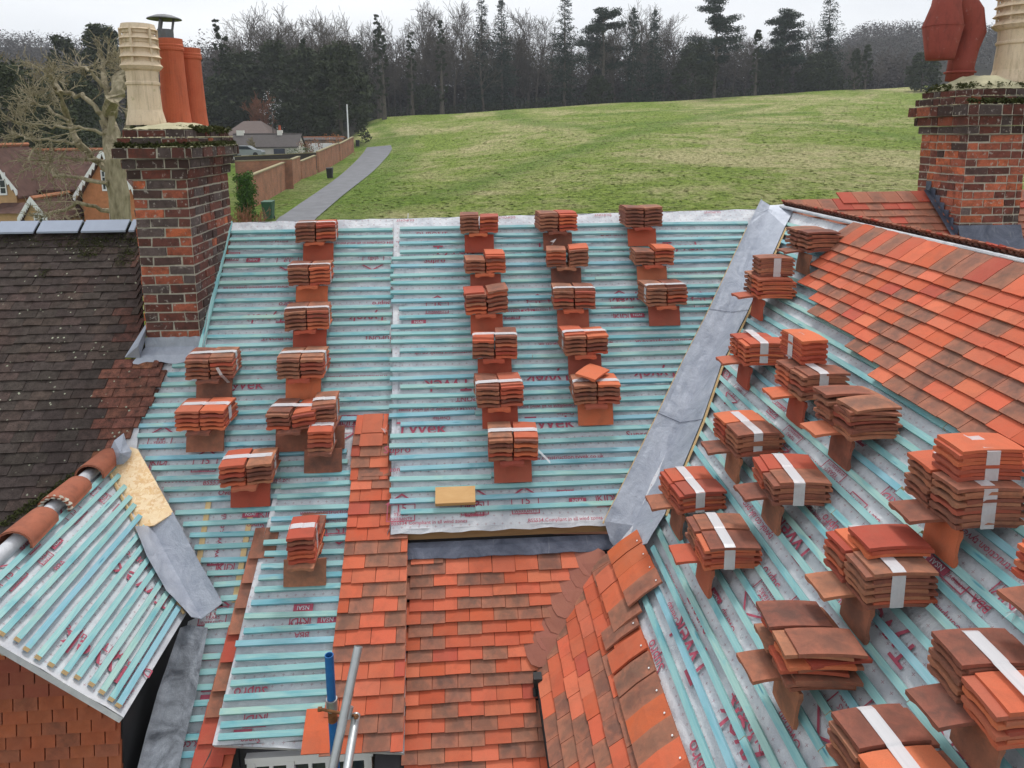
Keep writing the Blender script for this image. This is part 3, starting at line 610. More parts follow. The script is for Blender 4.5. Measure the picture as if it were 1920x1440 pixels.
def text_on(mb, fr, s, px, py, size, rot=0, h=.006, mi=0, bold=False, at_uv=None):
    key = s
    if key not in TXC:
        cu = bpy.data.curves.new('t', 'FONT'); cu.body = s; cu.size = 1; cu.align_x = 'CENTER'; cu.align_y = 'CENTER'; cu.resolution_u = 2; cu.offset = .006
        ob = bpy.data.objects.new('t', cu); COL.objects.link(ob); dg = bpy.context.evaluated_depsgraph_get(); dg.update()
        me = bpy.data.meshes.new_from_object(ob.evaluated_get(dg)); TXC[key] = ([v.co.copy() for v in me.vertices], [tuple(p.vertices) for p in me.polygons])
        bpy.data.objects.remove(ob); bpy.data.curves.remove(cu); bpy.data.meshes.remove(me)
    V, Fc = TXC[key]; u, v = at_uv or fr.uv(px, py); c, sn = math.cos(rot), math.sin(rot)
    mb.add([fr.P(u+(p.x*c-p.y*sn)*size, v+(p.x*sn+p.y*c)*size, h) for p in V], Fc, mi=mi)
def frame_on(mb, fr, px, py, w_, h_, rot=0, t=.006, z=.006, fill=False, tri=False):
    u, v = fr.uv(px, py); c, sn = math.cos(rot), math.sin(rot)
    Q = lambda x, y: fr.P(u+x*c-y*sn, v+x*sn+y*c, z)
    if fill: mb.face([Q(-w_/2, -h_/2), Q(w_/2, -h_/2), Q(w_/2, h_/2), Q(-w_/2, h_/2)]); return
    if tri:
        mb.face([Q(-w_/2, 0), Q(-w_/2+t*1.6, 0), Q(0, h_-t*1.6), Q(0, h_)]); mb.face([Q(w_/2, 0), Q(0, h_), Q(0, h_-t*1.6), Q(w_/2-t*1.6, 0)]); return
    for a, b, cc, d in ((-w_/2, w_/2, -h_/2, -h_/2+t), (-w_/2, w_/2, h_/2-t, h_/2), (-w_/2, -w_/2+t, -h_/2+t, h_/2-t), (w_/2-t, w_/2, -h_/2+t, h_/2-t)): mb.face([Q(a, cc), Q(b, cc), Q(b, d), Q(a, d)])
def badge(mb, fr, px, py, kind, rot, s=1):
    u, v = fr.uv(px, py)
    if kind == 'warranty':
        frame_on(mb, fr, px, py, .19*s, .12*s, rot); text_on(mb, fr, '15', px, py, .075*s, rot, at_uv=(u-math.sin(rot)*.03*s, v+math.cos(rot)*.03*s)); text_on(mb, fr, 'YEARS', px, py, .035*s, rot, at_uv=(u+math.sin(rot)*.012*s, v-math.cos(rot)*.012*s)); text_on(mb, fr, 'WARRANTY', px, py, .028*s, rot, at_uv=(u+math.sin(rot)*.043*s, v-math.cos(rot)*.043*s))
        uu, vv_ = u-math.sin(rot)*.06*s, v+math.cos(rot)*.06*s; c, sn = math.cos(rot), math.sin(rot)
        for sg in (-1, 1):
            Q = lambda x, y: fr.P(uu+x*c-y*sn, vv_+x*sn+y*c, .006)
            f = [Q(sg*.11*s, 0), Q(sg*.09*s, 0), Q(0, .06*s), Q(0, .075*s)]; mb.face(f if sg < 0 else f[::-1])
    elif kind == 'zones':
        frame_on(mb, fr, px, py, .13*s, .10*s, rot); text_on(mb, fr, 'KID', px, py, .07*s, rot, at_uv=(u-math.sin(rot)*.01*s, v+math.cos(rot)*.01*s)); text_on(mb, fr, 'ZONES 1-5', px, py, .028*s, rot, at_uv=(u+math.sin(rot)*.036*s, v-math.cos(rot)*.036*s))
    elif kind == 'nsai':
        frame_on(mb, fr, px, py, .12*s, .045*s, rot, fill=True); text_on(mb, fr, 'NSAI', px, py, .036*s, rot, .009, mi=2)
    elif kind == 'bba':
        text_on(mb, fr, 'BBA', px, py, .05*s, rot, at_uv=(u-math.cos(rot)*.06*s, v-math.sin(rot)*.06*s)); frame_on(mb, fr, px, py, .20*s, .006, rot)
        u2, v2 = u+math.cos(rot)*.09*s, v+math.sin(rot)*.09*s; c, sn = math.cos(rot), math.sin(rot)
        for a, b, cc, d in ((-.07, .07, -.03, -.024), (-.07, .07, .024, .03), (-.07, -.064, -.024, .024), (.064, .07, -.024, .024)):
            mb.face([fr.P(u2+(x*c-y*sn)*s, v2+(x*sn+y*c)*s, .006) for x, y in ((a, cc), (b, cc), (b, d), (a, d))])
        text_on(mb, fr, 'APPROVED', px, py, .024*s, rot, at_uv=(u2, v2))
def dash(mb, fr, x0, x1, v):
    x = x0
    while x < x1: mb.face([fr.P(x, v, .006), fr.P(x+.012, v, .006), fr.P(x+.012, v+.004, .006), fr.P(x, v+.004, .006)]); x += .024
PI = math.pi
# ---- roof slopes (pixel outlines of the photo laid on the real roof planes)
POLY = dict(main=[(424, 417), (742, 409), (742, 1080), (528, 1000), (528, 1120), (400, 1470), (300, 1470), (352, 1165), (418, 1135), (330, 975), (225, 845), (225, 700), (320, 660), (372, 640)],
            mid=[(738, 409.5), (1440, 391), (1400, 500), (1275, 770), (1190, 960), (1140, 990), (733, 988)])
sm_main = slab(MAIN, MAIN.poly(POLY['main']), 0, .05, 'left_roof_slope', M_mem, house, 'left half of the stripped slope, grey printed membrane')
EAV = MID.uv(930, 985)[1]
mid_poly = [MID.uv(738, 409.5), MID.uv(1452, 390.5), MID.uv(1375, 586), MID.uv(1275, 793), MID.uv(1219, 914), (MID.uv(1187, 985)[0]-.02, EAV), (MID.uv(733, 985)[0], EAV)]
sm_mid = slab(MID, mid_poly, 0, .05, 'middle_roof_slope', M_mem, house, 'middle slope under four columns of tile stacks')
wb = WING.uv(1000, 1262)[1]
VB = MID.P(*mid_poly[5]); vb = ((VB-WING.O).dot(WING.u), (VB-WING.O).dot(WING.v))
rg = .055/math.sin(PR)                      # ridge of the wing
wing_poly = [(0.0, -.02), (6.3, -.02), (6.3, wb), WING.uv(1040, 1440), WING.uv(1010, 1262), WING.uv(1118, 1065), vb, WING.uv(1275, 793), WING.uv(1375, 586)]
sm_wing = slab(WING, wing_poly, 0, .05, 'right_roof_slope', M_mem, house, 'right wing slope with diagonal battens')
dorm_poly = [DORM.uv(527, 872), DORM.uv(765, 872), DORM.uv(757, 1412), DORM.uv(398, 1397)]
sm_dorm = slab(DORM, dorm_poly, 0, .05, 'dormer_roof_slope', M_mem, house, 'shallower dormer roof with battens and one orange verge of tiles')
YV = GAB.hit(232, 1345).y; gy0 = YV-GAB.O.y; ev = GAB.uv(350, 1150)[1]
gab_poly = [(0.0, 0.0), (gy0-.01, 0.0), (gy0, GAB.uv(232, 1345)[1]), GAB.uv(350, 1150)]
sm_gab = slab(GAB, gab_poly, 0, .04, 'gable_roof_slope', M_mem, house, 'small left gable slope with steep diagonal battens')
# ---- printing on the membrane
pr = MB(); W_ = 'www.construction.tyvek.co.uk'; B_ = 'BS5534 Compliant in all wind zones'
for s, x, y, sz in (('Tyvek', 500, 597, .13), ('Tyvek', 690, 595, .13), ('Supro', 540, 571, .065), ('Supro', 715, 570, .065), ('DUPONT', 520, 634, .06), ('DUPONT', 712, 634, .06), (W_, 660, 708, .045), (B_, 480, 453, .04), (B_, 690, 456, .04), (W_, 480, 540, .045), (W_, 690, 542, .045),
                     ('Supro', 600, 1180, .06), ('Supro', 480, 985, .05)): text_on(pr, MAIN, s, x, y, sz, PI)
for k, x, y in (('zones', 435, 482), ('nsai', 475, 488), ('warranty', 540, 486), ('warranty', 700, 486), ('zones', 655, 790), ('nsai', 715, 782), ('warranty', 640, 800)): badge(pr, MAIN, x, y, k, PI)
text_on(pr, MAIN, 'Tyvek', 455, 722, .13, 0); text_on(pr, MAIN, 'Overlap', 432, 924, .05, 0); text_on(pr, MAIN, B_, 470, 903, .045, 0); text_on(pr, MAIN, 'DUPONT', 310, 838, .05, 0)
for k, x, y in (('zones', 297, 870), ('warranty', 384, 872), ('nsai', 470, 965), ('zones', 500, 968), ('warranty', 300, 828), ('zones', 422, 1068), ('nsai', 405, 1055), ('warranty', 400, 1155), ('nsai', 390, 1232)): badge(pr, MAIN, x, y, k, 0, .9)
text_on(pr, MAIN, 'www.tyvek.co.uk', 412, 1010, .05, PI/2); text_on(pr, MAIN, 'www.tyvek.co.uk', 385, 1395, .06, PI)
for x, y in ((395, 1290), (392, 1310)): frame_on(pr, MAIN, x, y, .10, .04, 0, fill=True)
dash(pr, MAIN, MAIN.uv(310, 903)[0], MAIN.uv(380, 903)[0], MAIN.uv(380, 903)[1])
o = pr.build('printing', [M_ink, M_inkd, M_memp], sm_main); pr = MB()
for s, x, y, sz, r_ in (('DUPONT', 810, 440, .07, 0), ('DUPONT', 1150, 440, .06, 0), ('Tyvek', 850, 470, .15, 0), ('Tyvek', 1040, 462, .15, 0), ('Tyvek', 1280, 463, .15, 0), ('Supro', 815, 489, .08, 0), (W_, 850, 518, .05, PI), (W_, 1320, 510, .045, PI), ('Tyvek', 840, 722, .15, PI), ('Tyvek', 1030, 708, .15, PI), ('Tyvek', 1230, 700, .15, PI), (W_, 850, 661, .05, PI), (W_, 1080, 645, .05, PI), (W_, 1260, 640, .05, PI),
                         ('DUPONT', 885, 748, .06, PI), (B_, 820, 768, .04, PI), (B_, 1040, 762, .04, PI), ('Overlap', 828, 785, .04, PI), ('Overlap', 1060, 776, .04, PI), ('Tyvek', 790, 804, .15, 0), ('Tyvek', 1030, 794, .15, 0), ('Supro', 745, 844, .08, 0), ('Supro', 1195, 815, .07, 0), (W_, 1060, 858, .045, 0), ('construction', 765, 880, .05, 0), (B_, 805, 980, .035, 0), (B_, 1060, 974, .035, 0), ('DUPONT', 760, 413.5, .04, PI), ('DUPONT', 950, 408, .04, PI), ('DUPONT', 1130, 403.5, .04, PI), ('DUPONT', 1335, 398.5, .04, PI), ('Tyvek', 1180, 560, .13, PI)): text_on(pr, MID, s, x, y, sz, r_)
for k, x, y in (('warranty', 820, 578), ('warranty', 1010, 575), ('warranty', 1165, 568), ('warranty', 1320, 570), ('zones', 960, 590), ('nsai', 990, 585), ('zones', 1165, 596), ('nsai', 1195, 592), ('nsai', 785, 605), ('warranty', 752, 962), ('warranty', 890, 950), ('warranty', 985, 948), ('nsai', 1083, 940), ('zones', 1135, 938), ('zones', 890, 955), ('nsai', 1060, 925)): badge(pr, MID, x, y, k, 0)
pr.build('printing', [M_ink, M_inkd, M_memp], sm_mid); pr = MB()
RW_ = PI
for s, x, y, sz in (('Supro', 1230, 1230, .09), ('Supro', 1313, 1435, .10), ('Tyvek', 1290, 1215, .17), ('Tyvek', 1395, 1400, .18), ('DUPONT', 1312, 1150, .07), ('DUPONT', 1410, 1350, .08), ('Overlap', 1262, 1150, .05), ('Overlap', 1365, 1165, .05), ('Overlap', 1480, 1370, .055), (B_, 1275, 1120, .04), (B_, 1540, 1400, .045), ('tyvek.co.uk pro', 1420, 975, .06), (B_, 1745, 1130, .045), (W_, 1690, 880, .05), (W_, 1860, 1040, .05), ('Tyvek', 1600, 800, .15), ('Tyvek', 1485, 1010, .15), ('Tyvek', 1660, 1180, .15), ('Supro', 1790, 1425, .10), ('Overlap', 1655, 715, .05), ('Overlap', 1840, 825, .05), ('Supro', 1560, 985, .07), ('Supro', 1445, 1085, .07), ('DUPONT', 1560, 1110, .06), (W_, 1560, 900, .045), (B_, 1560, 1000, .04)): text_on(pr, WING, s, x, y, sz, RW_ if sz > .0 else 0)
for k, x, y in (('zones', 1366, 700), ('nsai', 1355, 712), ('warranty', 1385, 735), ('warranty', 1480, 822), ('nsai', 1440, 800), ('zones', 1456, 770), ('nsai', 1452, 765), ('warranty', 1558, 890), ('bba', 1625, 960), ('zones', 1672, 935), ('bba', 1820, 1115), ('zones', 1885, 1125), ('zones', 1495, 1145), ('warranty', 1432, 1120), ('nsai', 1342, 1120), ('warranty', 1582, 1345), ('zones', 1640, 1350), ('nsai', 1350, 985), ('warranty', 1325, 1000), ('nsai', 1760, 1060)): badge(pr, WING, x, y, k, RW_)
pr.build('printing', [M_ink, M_inkd, M_memp], sm_wing); pr = MB()
for s, x, y, sz in ((W_, 640, 960, .045), ('Supro', 560, 1172, .05), ('BBA', 566, 1191, .05), ('Supro', 470, 1298, .08), ('Supro', 470, 1387, .045)): text_on(pr, DORM, s, x, y, sz, PI if y > 1000 else 0)
for k, x, y in (('nsai', 569, 1140), ('zones', 563, 1163), ('nsai', 614, 1162), ('warranty', 640, 985), ('zones', 480, 1345)): badge(pr, DORM, x, y, k, PI)
frame_on(pr, DORM, 455, 1375, .10, .035, 0, fill=True)
pr.build('printing', [M_ink, M_inkd, M_memp], sm_dorm); pr = MB()
ga = -PI/2*0
for s, x, y, sz, r_ in (('Supro', 255, 1050, .075, PI/2), ('Tyvek', 268, 1100, .17, PI/2), ('Tyvek', 180, 1235, .17, PI/2), ('Supro', 145, 1190, .07, PI/2), ('DUPONT', 238, 1238, .075, PI/2), ('Overlap', 238, 1306, .035, 0), (W_, 205, 1035, .035, 0), (B_, 275, 1225, .032, 0), ('BBA', 112, 1062, .05, 0)): text_on(pr, GAB, s, x, y, sz, r_ if r_ else 0)
for k, x, y in (('zones', 175, 920), ('nsai', 220, 955), ('zones', 195, 935), ('warranty', 140, 965), ('zones', 80, 1045), ('nsai', 105, 1020), ('zones', 55, 1025), ('warranty', 22, 1085)): badge(pr, GAB, x, y, k, 0, .8)
pr.build('printing', [M_ink, M_inkd, M_memp], sm_gab)
# ---- battens
ysA = [433.3, 447.7, 462.3, 479.3, 495.7, 512.3, 527.7, 544, 561, 578.3, 595, 611, 628.3, 646.3, 663, 680, 697.7, 716, 734.3, 754, 772.3, 790.7, 810, 831, 851, 871]
vA = rows_from_px(MAIN, 467, ysA); v = vA[-1]
while v > MAIN.uv(400, 1460)[1]: v -= .0805; vA.append(v)
pA = MAIN.poly([(430, 418), (738, 410), (734, 800), (650, 800), (650, 886), (540, 886), (515, 1000), (400, 1460), (318, 1460), (392, 1165), (424, 1135), (340, 972), (262, 838), (262, 800), (325, 690), (368, 640)])
for v in vA:
    for a, b in spans(pA, v): batten(MAIN, a-R.uniform(0, .015), b+R.uniform(-.02, .02), v, sm_main)
ysB = [426.7, 441.7, 455, 470.7, 483, 498, 515, 529, 547, 562, 577, 593, 610, 625, 640, 656, 673, 692, 708, 725, 742, 760, 778, 795, 815, 835, 857, 877, 897, 917, 937, 960]
vB = rows_from_px(MID, 760, ysB)
pB = MID.poly([(733, 405), (1412, 388), (1352, 560), (1245, 770), (1150, 960), (1130, 1000), (728, 1000)])
LONG = {4, 5, 6, 7, 8, 9, 12, 13, 14, 16, 17, 18, 20, 21, 22, 24, 25, 26, 28, 29, 30}
for i, v in enumerate(vB):
    for a, b in spans(pB, v):
        a += (0 if i in LONG else .075)+R.uniform(0, .012); m = lerp(a, b, R.uniform(.3, .7))
        if i % 3 == 1: batten(MID, a, m, v, sm_mid); batten(MID, m+.003, b, v+R.uniform(-.003, .003), sm_mid)
        else: batten(MID, a, b, v, sm_mid)
ysC = [890, 910, 930, 952, 971, 990, 1013, 1035, 1058, 1080, 1103, 1127, 1151, 1177, 1202, 1226, 1250, 1276, 1302, 1328, 1352, 1375]
vC = rows_from_px(DORM, 545, ysC); pC = DORM.poly([(536, 878), (660, 878), (648, 1100), (622, 1400), (402, 1396), (520, 930)])
for i, v in enumerate(vC):
    for a, b in spans(pC, v): batten(DORM, a+R.uniform(-.02, .02), b, v, sm_dorm)
# wing battens: measured across the photo, evenly gauged
vs_w = sorted([WING.uv(x, 1260, .028)[1] for x in (1212, 1260, 1295, 1332, 1366, 1407, 1455)]); g = .0965
v = vs_w[-1]
while v+g < -.12: v += g; vs_w.append(v)
pW = WING.poly([(1478, 405), (1404, 583), (1330, 738), (1250, 945), (1226, 985), (1232, 1080), (1200, 1110), (1300, 1445)]); pW = pW[:-1]+[WING.uv(1318, 1500), (6.3, WING.uv(1318, 1500)[1]), (6.3, -.05), (.10, -.05)]
for i, v in enumerate(vs_w):
    for a, b in spans(pW, v):
        if a < 6.2:
            m = lerp(a, b, R.uniform(.35, .6)); batten(WING, a, m, v+R.uniform(-.003, .003), sm_wing, wd=.033); batten(WING, m+.003, b, v+R.uniform(-.003, .003), sm_wing, wd=.033)
# gable battens
v = -.07; ge = ev
for i in range(14):
    if v < ge+.05: break
    t = v/ge; vx = GAB.uv(350, 1150); end = lerp(0, vx[0], t)-.055-.02*(t < .3); st = gy0+.03+R.uniform(-.01, .02)
    if i > 11: end -= .02
    batten(GAB, st, end, v, sm_gab, wd=.032); v -= (abs(ge)-.16)/12.2 if i < 11 else .055
# counter battens showing in the lower left part
for (x0, y0), (x1, y1), k in (((392, 938), (372, 1060), 0), ((470, 965), (440, 1130), 1)):
    a, b = MAIN.uv(x0, y0), MAIN.uv(x1, y1); mb = MB(); L = math.hypot(a[0]-b[0], a[1]-b[1]); mb.abox(0, L, -.018, .018, 0, .003); q = mb.build('counter_batten', M_pine); q.matrix_world = MAIN.mat(b[0], b[1], .002, math.atan2(a[1]-b[1], a[0]-b[0])); q.parent = sm_main; q.matrix_parent_inverse = Matrix()
# ------------------------------------------------------------------ laid tiles
def pal(kind):
    r = R.random()
    if kind == 'mix':
        if r < .53: c = (R.choice([ORANGE, ORANGE, ORANGE2, (0.50, 0.10, 0.045)]), 1)
        elif r < .56: c = (REDT, 1)
        elif r < .80: c = (BROWN2, 0)
        else: c = (BROWN, .0)
    elif kind == 'old': c = ((0.078, 0.062, 0.056), 0) if r < .7 else ((0.105, 0.075, 0.065), 0)
    elif kind == 'oldred': c = ((0.26, 0.105, 0.075), .2) if r < .6 else ((0.30, 0.12, 0.07), 0)
    elif kind == 'back': c = (REDT, 1) if r < .3 else ((0.36, 0.13, 0.08), .6) if r < .5 else (BROWN2, .1)
    elif kind == 'brown': c = (BROWN2, 0) if r < .6 else (BROWN, 0)
    elif kind == 'hang': c = ((0.40, 0.10, 0.04), .5) if r < .7 else ((0.30, 0.085, 0.045), .2)
    else: c = (kind, 1)
    j = R.uniform(.86, 1.14); return (c[0][0]*j, c[0][1]*j*R.uniform(.95, 1.05), c[0][2]*j, c[1])
def one_tile(mb, fr, u, v, wd, L, h0, h1, col, camb=.004, th=.012, rot=0, skew=0):
    """slab with its tail at v (height h0) and head at v+L (height h1), slightly domed"""
    nu, nv = 3, 3; top = []; cr_, sr = math.cos(rot), math.sin(rot)
    for j in range(nv):
        for i in range(nu):
            a, b = i/(nu-1)-.5, j/(nv-1); x = a*wd; y = b*L; z = h0+(h1-h0)*b+camb*(1-4*a*a)*.5+camb*1.2*(1-(2*b-1)**2)
            top.append((u+x*cr_-y*sr+skew*a*0, v+x*sr+y*cr_+skew*a, z))
    P = [fr.P(*t) for t in top]; Q = [fr.P(t[0], t[1], t[2]-th) for t in (top[0], top[1], top[2], top[5], top[8], top[7], top[6], top[3])]
    b = len(mb.v); vs_ = P+Q; ring = [0, 1, 2, 5, 8, 7, 6, 3]
    fs = [(j*nu+i, j*nu+i+1, (j+1)*nu+i+1, (j+1)*nu+i) for j in range(nv-1) for i in range(nu-1)]
    for k in range(8): k2 = (k+1) % 8; fs.append((9+k, 9+k2, ring[k2], ring[k]))
    mb.add(vs_, fs, col, uvs=[[(i/2, j/2), ((i+1)/2, j/2), ((i+1)/2, (j+1)/2), (i/2, (j+1)/2)] for j in range(2) for i in range(2)])
def cover(fr, poly_uv, v0_, v1, gauge, wd, kind, h=.03, gapw=.003, skip_top=0, top_long=None, jit=1, off=0, L=None, clip=True, camb=.002, kindfn=None, th=.012):
    """courses of plain tiles from v0_ up to v1; ragged to the outline"""
    mb = MB(); v = v0_; k = 0
    while v < v1:
        for a, b in spans(poly_uv, v+gauge*.5):
            u = a; i = 0; start = off+(.5 if k % 2 else 0)
            uu = math.floor(a/wd-start)*wd+start*wd
            while uu < b:
                lo, hi = max(uu, a), min(uu+wd, b)
                if hi-lo > wd*.22:
                    LL = L or gauge*1.9
                    if v+LL > v1+.16: LL = v1+.16-v
                    kd = kindfn((lo+hi)/2, v) if kindfn else kind
                    one_tile(mb, fr, (lo+hi)/2, v+R.uniform(-.004, .004)*jit, (hi-lo)-gapw, LL, h+.031+R.uniform(-.002, .002)*jit, h+.002, pal(kd), camb, th, R.uniform(-.012, .012)*jit)
                uu += wd
        v += gauge; k += 1
    return mb
R.seed(31)
# lower middle roof
lowp = MAIN.poly([(768, 1050), (1130, 1040), (1100, 1085), (1064, 1140), (1035, 1195), (1006, 1250), (1003, 1262), (1040, 1470), (752, 1470), (762, 1060)])
vl0 = MAIN.uv(860, 1460)[1]; vl1 = MAIN.uv(860, 1066)[1]
gl = (vl1-vl0)/15.6
low_back = slab(MAIN, MAIN.poly([(720, 1000), (1160, 1000), (1075, 1150), (1003, 1262), (1045, 1470), (700, 1470)]), -.01, .05, 'lower_roof_slope', M_dark, house, 'tiled lower slope under the lead apron')
cover(MAIN, lowp, vl0, vl1+.03, gl, .152, 'mix', h=.012).build('tile_courses', M_tile, low_back)
# purple-brown valley tiles
mb = MB()
for x, y in ((1112, 1062), (1098, 1084), (1082, 1110), (1064, 1137), (1052, 1166), (1036, 1198), (1017, 1226)):
    u, v = MAIN.uv(x, y); q = [(-.095, -.03), (-.06, -.065), (0, -.085), (.055, -.068), (.095, -.02), (.10, .04), (.05, .12), (-.08, .12), (-.10, .02)]
    a = rad(22); P = []
    for x_, y_ in q: P.append((u+x_*math.cos(a)-y_*math.sin(a), v+x_*math.sin(a)+y_*math.cos(a), .050-.18*y_+ .25*max(0, x_)**1.2))
    T = [MAIN.P(*p) for p in P]; Bt = [MAIN.P(p[0], p[1], p[2]-.012) for p in P]; n = len(P); mb.add(T+Bt, [tuple(range(n))]+[(n+i, n+(i+1) % n, (i+1) % n, i) for i in range(n)], pal(PURP))
mb.build('valley_tiles', M_tile, low_back)
# wing lower tiles: short courses then one long nailed course
wlp = WING.poly([(1128, 1050), (1150, 1035), (1195, 1040), (1225, 1110), (1200, 1150), (1278, 1440), (1290, 1500), (1060, 1500), (1048, 1440), (1022, 1300), (1016, 1245), (1050, 1180), (1070, 1140), (1100, 1085)])
vtop = WING.uv(1240, 1280)[1]
v0w = WING.uv(1040, 1450)[1]; gw = .092
c1 = cover(WING, wlp, v0w, WING.uv(1205, 1280)[1], gw, .150, 'mix', h=.006, off=.3)
c1.build('tile_courses', M_tile, sm_wing)
mb = MB(); nl = MB()
def long_course(fr, pts, n, L, kd, h0=.05, h1=.034, nails=True, wd=None, mbt=None, nb=None):
    for i in range(n):
        t = (i+.5)/n; x = lerp(pts[0][0], pts[1][0], t); y = lerp(pts[0][1], pts[1][1], t); u, v = fr.uv(x, y); w1 = wd or (abs(fr.uv(*pts[1])[0]-fr.uv(*pts[0])[0])/n-.003)
        one_tile(mbt, fr, u, v-L, w1, L, h0, h1, pal(kd[i % len(kd)] if isinstance(kd, list) else kd), .006)
        if nb is not None:
            q = Matrix.Translation(fr.P(u+w1*.3, v-.025, h1+.008)) @ fr.mat(0, 0).to_3x3().to_4x4(); nb.lathe(q, [(.005, 0), (.005, .003), (0, .004)], 8)
long_course(WING, ((1192, 1142), (1312, 1472)), 8, .235, ['mix', (0.58, 0.13, 0.06), 'brown', 'brown', (0.6, 0.13, 0.05), 'brown', (0.58, 0.13, 0.06)], mbt=mb, nb=nl)
long_course(WING, ((1203, 1002), (1252, 1100)), 4, .24, [(0.58, 0.13, 0.05), (0.6, 0.14, 0.06), (0.56, 0.12, 0.05), 'brown'], .075, .055, mbt=mb, nb=nl)
long_course(WING, ((1168, 1052), (1212, 1152)), 3, .20, ['mix', (0.56, 0.13, 0.06), 'brown'], .055, .045, mbt=mb)
mb.build('top_tile_course', M_tile, sm_wing); nl.build('tile_nails', M_wht, sm_wing)
# wing upper tiles near the ridge
R.seed(43)
up_rows = [((1545, 452), 0), ((1526, 476), 1), ((1498, 508), 2), ((1480, 537), 3), ((1464, 565), 4), ((1452, 590), 5), ((1470, 604), 6), ((1510, 640), 7), ((1570, 680), 8)]
mb = MB(); vr = -.005; gU = .088; start_px = [(1590, 446), (1536, 484), (1520, 510), (1497, 540), (1486, 560), (1468, 588), (1486, 606), (1545, 640), (1585, 660), (1650, 700)]
vrow = []
for k in range(10):
    v = vr-.235-gU*k; vrow.append(v)
st_u = [WING.uv(*p)[0] for p in ((1545, 470), (1522, 500), (1498, 530), (1480, 555), (1462, 580), (1448, 596), (1472, 612))]
for k in range(0, 10):
    v = vrow[k]; a = st_u[k] if k < len(st_u) else (WING.uv(1500+75*(k-7), 622+44*(k-7))[0])
    u = a+(.0 if k % 2 else .075); wt = .152
    while u < 6.2:
        kd = 'mix'; one_tile(mb, WING, u+wt/2, v+R.uniform(-.004, .004), wt-.003, .235 if k == 0 else .17, .080+.008*math.sin(u*1.3)-.006*(k == 0)*0, .044+.008*math.sin(u*1.3), pal(kd), .0035, .012, R.uniform(-.012, .012)); u += wt
mb.build('upper_tile_courses', M_tile, sm_wing)
# raised ridge edge: the heads of the tiles laid on the hidden side, and the white ridge strip
mb = MB(); u = .06
while u < 6.2:
    q = WING.P(u, 0, .0); M_ = Matrix.Translation((q.x+.03, q.y, q.z+.042)) @ Matrix.Rotation(rad(38), 4, 'Y'); mb.box(M_, .13, .050, .012, pal('back'), jit=.004); mb.box(Matrix.Translation((0, 0, -.018)) @ M_, .11, .03, .012, (0.07, 0.03, 0.025, 1)); u += .055
mb.build('ridge_tile_heads', M_tile, sm_wing)
mb = MB(); q0, q1 = WING.P(.05, -.008, .035), WING.P(6.2, -.008, .035); mb.tube([q0, q0.lerp(q1, .5)+Vector((0, 0, .004)), q1], .016, 8); mb.build('ridge_strip', M_memp, sm_wing)
# right side of the wing, below the ridge
hidden = Frame(RIDGE+Vector((0, -.0, -.01)), (0, 1, 0), (-math.cos(PR), 0, math.sin(PR)))
slab(hidden, [(-6.3, -1.6), (-.05, -1.6), (-.05, 0), (-6.3, 0)], -.02, .05, 'hidden_roof_slope', M_memp, house, sub=.8)
# slope beyond the wing ridge, with the right chimney
backp = MAIN.poly([(1488, 388), (1604, 383), (1788, 378), (1960, 374), (2060, 560), (1960, 600), (1500, 470)])
bk = slab(MAIN, [(.02, .0), (2.6, .03), (3.4, -.9), (3.4, -2.2), (.9, -2.2), (.02, -.35)], -.01, .05, 'far_roof_slope', M_mem, house, sub=.4)
R.seed(12)
bp2 = [(.08, -2.1), (.08, -.02), (.62, -.02), (.62, .07), (2.5, .11), (3.3, .1), (3.3, -2.1)]
cover(MAIN, bp2, -2.05, .10, .094, .155, 'back', h=.012).build('tile_courses', M_tile, bk)
# ------------------------------------------------------------------ dormer verge tiles and strip
R.seed(14)
sd = DORM.poly([(662, 880), (768, 880), (757, 1412), (600, 1412), (640, 1100)])
st = cover(DORM, sd, DORM.uv(690, 1415)[1], DORM.uv(690, 885)[1], .0905, .150, 'mix', h=.012, off=.1); st.build('tile_courses', M_tile, sm_dorm)
sd2 = MAIN.poly([(668, 806), (728, 800), (732, 1000), (655, 1000), (660, 850)])
st2 = cover(MAIN, sd2, MAIN.uv(700, 905)[1], MAIN.uv(700, 815)[1], .088, .150, 'mix', h=.03, off=.1)
u, v = MAIN.uv(697, 843); one_tile(st2, MAIN, u, v, .165, .17, .065, .045, pal(ORANGE2), .004); st2.build('upper_tile_strip', M_tile, sm_main)
mb = MB(); a = DORM.uv(590, 1415, .05); one_tile(mb, DORM, a[0]-.00, a[1]+.005, .152, .215, .045, .036, pal((0.6, 0.12, 0.05)), .004); q = mb.build('eaves_tile', M_tile, sm_dorm)
# brown and red tile column left of the dormer, lying on the main slope
R.seed(15); mb = MB(); ya = 1012
cols_ = ['brown', 'brown', 'brown', 'brown', REDT, 'brown', 'brown', REDT, REDT, REDT, REDT]
for i in range(11):
    y = (1048, 1094, 1141, 1190, 1242, 1296, 1345, 1395, 1440, 1490, 1540)[i]; x = lerp(492, 402, (y-1048)/(1395-1048))
    u, v = MAIN.uv(x, y, .05)
    one_tile(mb, MAIN, u-.004, v, .162, .21, .070, .030, pal(cols_[i]), .003)
    if i > 0: one_tile(mb, MAIN, u+.085, v+.055, .10, .14, .062, .030, pal('mix' if i % 2 else REDT), .003)
mb.build('verge_tiles', M_tile, sm_main)
